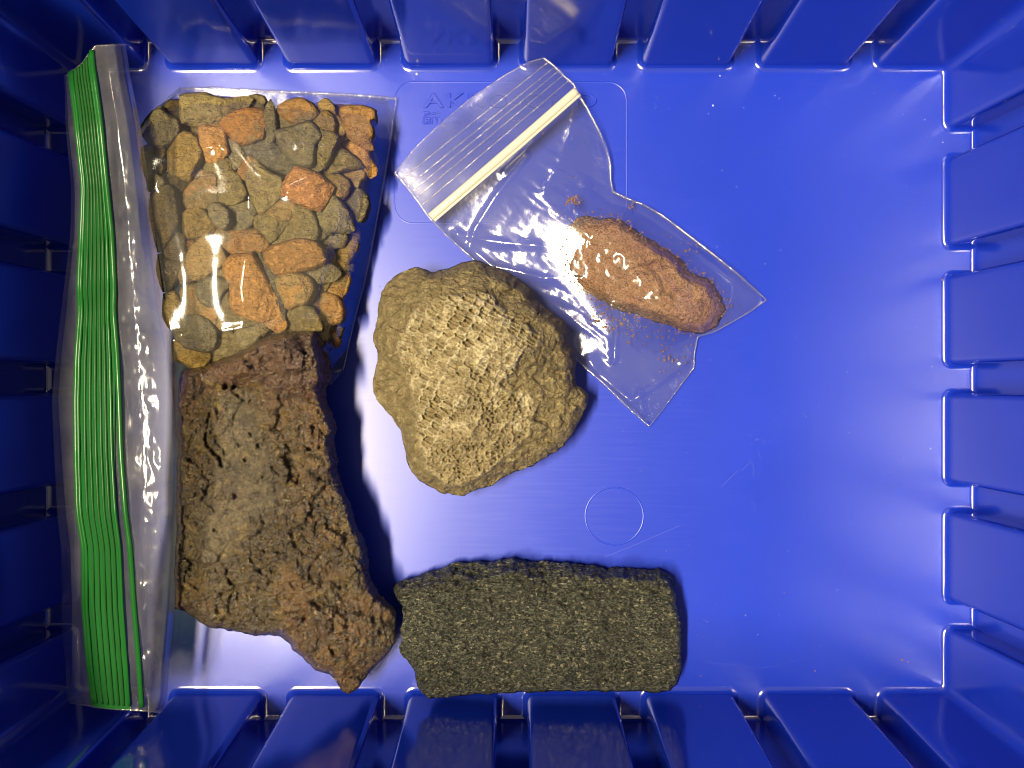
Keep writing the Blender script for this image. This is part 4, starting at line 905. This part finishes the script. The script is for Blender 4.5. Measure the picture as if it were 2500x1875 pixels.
# ------------------------------------------------------------------ small bag with powder
sb = empty('powder_bag', tuple(W(1450, 600, 0)))
tag(sb, 'small clear zip bag with a cream zip strip and brown powder inside', 'zip bag')
SB = [(964,423),(1010,365),(1075,302),(1150,240),(1230,185),(1290,152),(1327,142),(1352,160),(1380,188),(1400,205),(1409,225),(1432,262),(1461,318),(1480,360),(1489,398),(1491,440),(1496,468),(1530,484),(1576,502),(1620,528),(1665,562),(1730,612),(1800,668),(1871,732),(1830,762),(1786,787),(1744,810),(1703,822),(1698,845),(1695,866),(1694,898),(1665,936),(1625,990),(1585,1041),(1530,992),(1470,933),(1410,881),(1340,812),(1270,748),(1205,684),(1148,626),(1100,584),(1064,548),(1047,530),(1020,492),(990,452)]
lump_uv = [(225,400),(205,480),(195,560),(230,640),(265,700),(330,755),(380,785),(470,832),(560,870),(640,895),(740,925),(830,955),(900,990),(960,1015),(1060,1022),(1130,1000),(1185,960),(1222,885),(1205,810),(1170,740),(1120,690),(1080,662),(1020,640),(980,615),(940,565),(870,510),(820,480),(760,440),(700,405),(650,370),(600,325),(560,295),(500,285),(400,285),(320,275),(260,300)]
LS = 2.592; LUMP = px(lump_uv, 1300, 420, LS)
def E(u, v, z): return (1300+u/LS, 420+v/LS, z)
lt = TPS([E(240,450,1.5),E(300,600,3.2),E(300,380,3),E(400,350,4),E(420,500,5.2),E(420,650,4.2),E(540,420,6.0),E(560,620,7.2),E(540,780,6),E(680,480,9),E(700,640,9.2),E(720,800,8.5),E(740,900,5.5),E(820,560,9.5),E(860,720,9.0),E(880,880,8.0),E(960,700,10),E(1000,830,9),E(1050,740,9),E(1040,940,7),E(1130,860,7),E(1180,900,4)])
V2, F, rm, d, b = patch(LUMP, 3.6, 12.0, 34, 55)
u = (V2[:, 0]-1300)*LS; v = (V2[:, 1]-420)*LS
zz = lt(V2[:, 0], V2[:, 1])
ro = 1.0*fbm(V2[:, 0], V2[:, 1], 70, 4, 3)+.45*fbm(V2[:, 0], V2[:, 1], 26, 4, 4, .6)+.2*fbm(V2[:, 0], V2[:, 1], 9, 3, 5)
uv2 = np.stack([u, v], -1)
ro -= 1.5*np.exp(-(dist_poly(uv2, [(740,600),(800,650),(860,740),(930,800),(1010,800)], False)/26)**2)
ro -= 1.2*np.exp(-(dist_poly(uv2, [(540,640),(640,630),(740,600),(820,580)], False)/30)**2)
zt = .4+(np.maximum(zz, .8)-.4)*(1-(1-np.clip(d/30, 0, 1))**2.2)+ro*np.clip(d/14, 0, 1); zt = np.maximum(zt, .35)
me, base = closed_rock('powder_lump', V2, F, rm, zt, np.full(len(zt), .3))
o = link('powder_lump', me, M_POWDER, None, base); tag(o, 'lump of reddish brown powder inside the small bag', 'powder')
LV, LZ = V2.copy(), zt.copy()

ft = TPS([(964,423,5),(1327,142,8),(1397,204,7),(1150,240,6),(1049,532,4.5),(1409,219,7),(1200,450,6),(1230,370,6.5),(1461,318,5.5),(1494,472,2.5),(1350,500,6.0),(1148,626,1.6),(1280,640,4.0),(1300,775,1.2),(1410,881,2.2),(1585,1041,2.4),(1693,898,1.4),(1701,821,3),(1871,732,1.0),(1665,562,2.2),(1576,502,2.2),(1744,810,2.2),(1330,600,4.6),(1400,620,6.4),(1440,600,7.8),(1480,650,8.6),(1420,540,7.6),(1420,680,5.6),(1560,690,11.2),(1640,760,10.6),(1520,590,10.2),(1610,650,10),(1700,760,8.5),(1450,760,4.5),(1560,870,3.0),(1500,900,3.4),(1620,920,2.4),(1730,680,6.5),(1540,800,6.0)])
V2, F, rm, d, b = patch(SB, 4.0, .8, 10, 66)
zx, zy = V2[:, 0], V2[:, 1]
zf = ft(zx, zy)
# nearest lump height keeps the film above the powder
lg = np.zeros((70, 90)); gx = np.arange(90)*6.0+1350; gy = np.arange(70)*6.0+480
ii = np.clip(((LV[:, 0]-1350)/6).astype(int), 0, 89); jj = np.clip(((LV[:, 1]-480)/6).astype(int), 0, 69); np.maximum.at(lg, (jj, ii), LZ+.5)
fh = lg.copy()
for it in range(6):
    p = np.pad(fh, 1, 'edge'); fh = np.maximum(lg, (p[:-2, 1:-1]+p[2:, 1:-1]+p[1:-1, :-2]+p[1:-1, 2:])/4)
def lsamp(x, y):
    ix = np.clip(((x-1350)/6).astype(int), 0, 89); iy = np.clip(((y-480)/6).astype(int), 0, 69); return np.where((x > 1350) & (x < 1890) & (y > 480) & (y < 900), fh[iy, ix], 0)
crum = np.exp(-(((zx-1440)/105)**2+((zy-620)/90)**2))
wr = .22*fbm(zx, zy, 120, 2, 201)+crum*(.65*fbm(zx, zy, 46, 4, 202, .5, True)+.10*fbm(zx, zy, 20, 3, 204, .5, True))+.34*sm(zy-(940-.82*(zx-560)), 0, 110)*fbm((zx*.82+zy*.57)*.28, (-zx*.57+zy*.82), 34, 3, 207, .5, True)
cz = np.exp(-(((zx-1585)/40)**2+((zy-680)/40)**2)); wr += cz*1.0*fbm(zx*.5, zy, 24, 3, 205, .5, True)
wr += .45*crease(zx, zy, [(1409,230),(1400,300),(1370,390),(1330,470)], 9, 1.0)+.5*crease(zx, zy, [(1409,230),(1330,320),(1230,420)], 8, 1.0)
wr += crease(zx, zy, [(1495,470),(1600,530),(1700,610),(1790,680)], 9, 1.0)+crease(zx, zy, [(1115,570),(1200,590),(1320,600),(1390,610)], 8, 1.0)+crease(zx, zy, [(1115,580),(1200,650),(1330,680),(1420,680)], 7, .9)
wr += crease(zx, zy, [(1490,745),(1505,800),(1500,880)], 6, 1.2)+crease(zx, zy, [(1440,880),(1460,920),(1540,980)], 8, 1.0)+crease(zx, zy, [(1560,960),(1570,1010)], 9, 1.2)+crease(zx, zy, [(1700,830),(1680,880),(1600,940),(1540,980)], 7, .8)
wr += crease(zx, zy, [(1142,620),(1160,560),(1210,480),(1250,430),(1290,380)], 5, .9)
zf = np.maximum(zf, lsamp(zx, zy))
zf = np.maximum(zf+wr*np.clip(d/16, 0, 1), .5)
for it in range(2):                           # soften the contact with the powder
    acc = np.zeros(len(zf)); cnt = np.zeros(len(zf))
    for a_, b_ in ((0, 1), (1, 2), (2, 0)):
        np.add.at(acc, F[:, a_], zf[F[:, b_]]); np.add.at(cnt, F[:, a_], 1); np.add.at(acc, F[:, b_], zf[F[:, a_]]); np.add.at(cnt, F[:, b_], 1)
    zf = .5*zf+.5*acc/cnt
sheet('bag_film', V2, F, zf, M_FILM_SMALL, sb)
lowz = np.minimum(.25+np.maximum(0, ft(zx, zy)-4.0)*.75, zf-.3); sheet('under_film', V2, F, np.maximum(lowz, .2), M_FILM_SMALL, sb)
def sbz(x, y, up=.3):
    q = np.array([zf[np.argmin((zx-a)**2+(zy-c)**2)] for a, c in zip(x, y)]); return smooth1(q, 5)+up
def line(p, q, n=40): return np.linspace(p[0], q[0], n), np.linspace(p[1], q[1], n)
x, y = line((1051,530), (1407,222), 60); x = x+2*np.sin(np.linspace(0, 3.1, 60)); zs = sbz(x, y, .35)
tube('zip_strip', W(x, y, zs), 1.0*MM, M_ZIPWHITE, sb, 10, .55)
tube('zip_strip', W(x+9, y+9, zs-.1), .4*MM, M_ZIPWHITE, sb, 8, .6)
for (p, q) in (((977,440),(1338,152)),((992,458),(1352,165)),((1003,470),(1362,174)),((1014,484),(1374,184)),((1028,503),(1388,197))):
    x, y = line(p, q, 40); tube('guide_rib', W(x, y, sbz(x, y, .12)), .16*MM, M_SEAM, sb, 6, .7)
def edge_tube(name, pts, r, jit=.4):
    p = resample(pts, 4, False); tube(name, W(p[:, 0]+.8*fbm(p[:, 0], p[:, 1], 8, 2, 4), p[:, 1], sbz(p[:, 0], p[:, 1], .05)), (r+r*jit*fbm(p[:, 0], p[:, 1], 9, 2, 8))*MM, M_SEAM, sb, 7)
edge_tube('side_seal', [(1327,142),(1352,160),(1380,188),(1400,205),(1411,228),(1432,262),(1461,318),(1480,360),(1489,398),(1491,440),(1496,468),(1530,484),(1576,502),(1620,528),(1665,562),(1730,612),(1800,668),(1871,732)], .30, .7)
edge_tube('side_seal', [(964,423),(990,452),(1020,492),(1047,530),(1064,548),(1100,584),(1148,626),(1205,684),(1270,748),(1340,812),(1410,881),(1470,933),(1530,992),(1585,1041)], .28, .7)
edge_tube('mouth_edge', [(964,423),(1010,365),(1075,302),(1150,240),(1230,185),(1290,152),(1327,142)], .16)
edge_tube('bottom_fold', [(1871,732),(1830,762),(1786,787),(1744,810),(1703,822),(1695,866),(1694,898),(1665,936),(1625,990),(1585,1041)], .17)
# powder crumbs clinging under the film, too many to count
cv = []; cf = []
def flake(px_, py_, z, r):
    k = len(cv); n = random.randint(4, 6); a0 = random.uniform(0, 6)
    for j in range(n):
        q = r*random.uniform(.5, 1.1); cv.append(W(px_+q*math.cos(a0+j*6.283/n), py_+q*math.sin(a0+j*6.283/n), z))
    cv.append(W(px_, py_, z+r*K*.6)); cf.extend([(k+j, k+n, k+(j+1) % n) for j in range(n)]); cf.append(tuple(range(k, k+n)))
def smear(cx_, cy_, sx_, sy_, n, r0=.6, r1=2.6):
    for _ in range(n):
        a_, c_ = random.gauss(cx_, sx_), random.gauss(cy_, sy_)
        if inside(np.array([[a_, c_]]), SB)[0] and dist_poly(np.array([[a_, c_]]), SB)[0] > 4:
            j = np.argmin((zx-a_)**2+(zy-c_)**2); flake(a_, c_, max(.3, zf[j]-.55), 2.3*random.uniform(r0, r1)*random.random()**.7)
smear(1400, 490, 10, 8, 45, .8, 3.2); smear(1350, 520, 4, 5, 5); smear(1500, 790, 45, 14, 110, .5, 2.4); smear(1560, 810, 60, 22, 90, .5, 2.2); smear(1640, 880, 30, 20, 90, .5, 2.0); smear(1430, 740, 35, 30, 50, .4, 1.8)
for q_ in resample(LUMP, 7): smear(q_[0], q_[1], 7, 7, 5, .5, 2.0)
smear(1460, 770, 12, 20, 25); smear(1660, 600, 60, 35, 60, .4, 1.6); smear(1545, 497, 8, 6, 12); smear(1700, 600, 12, 8, 18); smear(1770, 770, 25, 25, 40, .4, 1.3); smear(1300, 330, 90, 60, 25, .4, 1.4)
me = mesh_np('powder_crumbs', np.array(cv).reshape(-1, 3), [], False)
me = bpy.data.meshes.new('powder_crumbs'); me.from_pydata(np.array(cv).reshape(-1, 3).tolist(), [], cf)
o = link('powder_crumbs', me, M_POWDER); tag(o, 'orange brown crumbs and smears of powder clinging inside the small bag', 'crumbs', None, 'stuff')

# ------------------------------------------------------------------ specks and grit on the bin floor
def specks(name, items, mat, label, cat):
    global cv, cf
    cv = []; cf = []
    for (a_, c_, r) in items: flake(a_, c_, .02, r)
    me = bpy.data.meshes.new(name); me.from_pydata(np.array(cv).reshape(-1, 3).tolist(), [], cf)
    o = link(name, me, mat); tag(o, label, cat, None, 'stuff')
it = [(1741,257,3.2),(1892,233,2),(1902,240,1.5),(1758,185,2.4),(1816,263,1.6),(1730,278,1.6),(1763,416,1.5),(1798,456,1.8),(2060,380,1.2),(2258,292,2.2),(2302,347,2),(2275,895,1.6),(2068,908,1.6),(2073,1056,2),(2272,1095,1.6),(1906,611,1.6),(1945,823,1.4),(1868,644,1.5),(1820,1502,2.2),(1850,1550,1.6),(1925,1345,1.4),(2044,1441,2.4),(1017,181,4.5),(1060,206,1.3),(1097,209,1.2),(1930,705,1.2)]
it += [(random.uniform(1500, 2270), random.uniform(200, 1650), random.uniform(.5, 1.1)) for _ in range(70)]
specks('dust_specks', it, M_DUST, 'pale dust specks scattered on the blue bin floor', 'dust')
it = [(340,246,3),(352,217,2.2),(347,225,1.2),(338,218,1.4),(385,212,1.3),(430,212,1.2),(928,700,1.5),(938,706,1.5),(893,745,2),(876,743,1.6),(889,751,1.8),(444,1690,1.4),(650,1678,1.2),(880,682,1.2),(560,1640,1)]
it += [(random.uniform(860, 960), random.uniform(640, 760), random.uniform(.4, 1.0)) for _ in range(25)]
specks('dark_grit', it, M_GRIT, 'tiny dark grit specks on the floor around the bag of stones', 'grit')
it = [(2300,683,4.5),(1915,1447,2.4),(2202,1610,3.2),(2217,1615,3),(1990,1638,2),(1711,1650,2)]
specks('orange_chips', it, M_CHIP, 'few tiny orange chips on the floor near the right wall', 'chips')
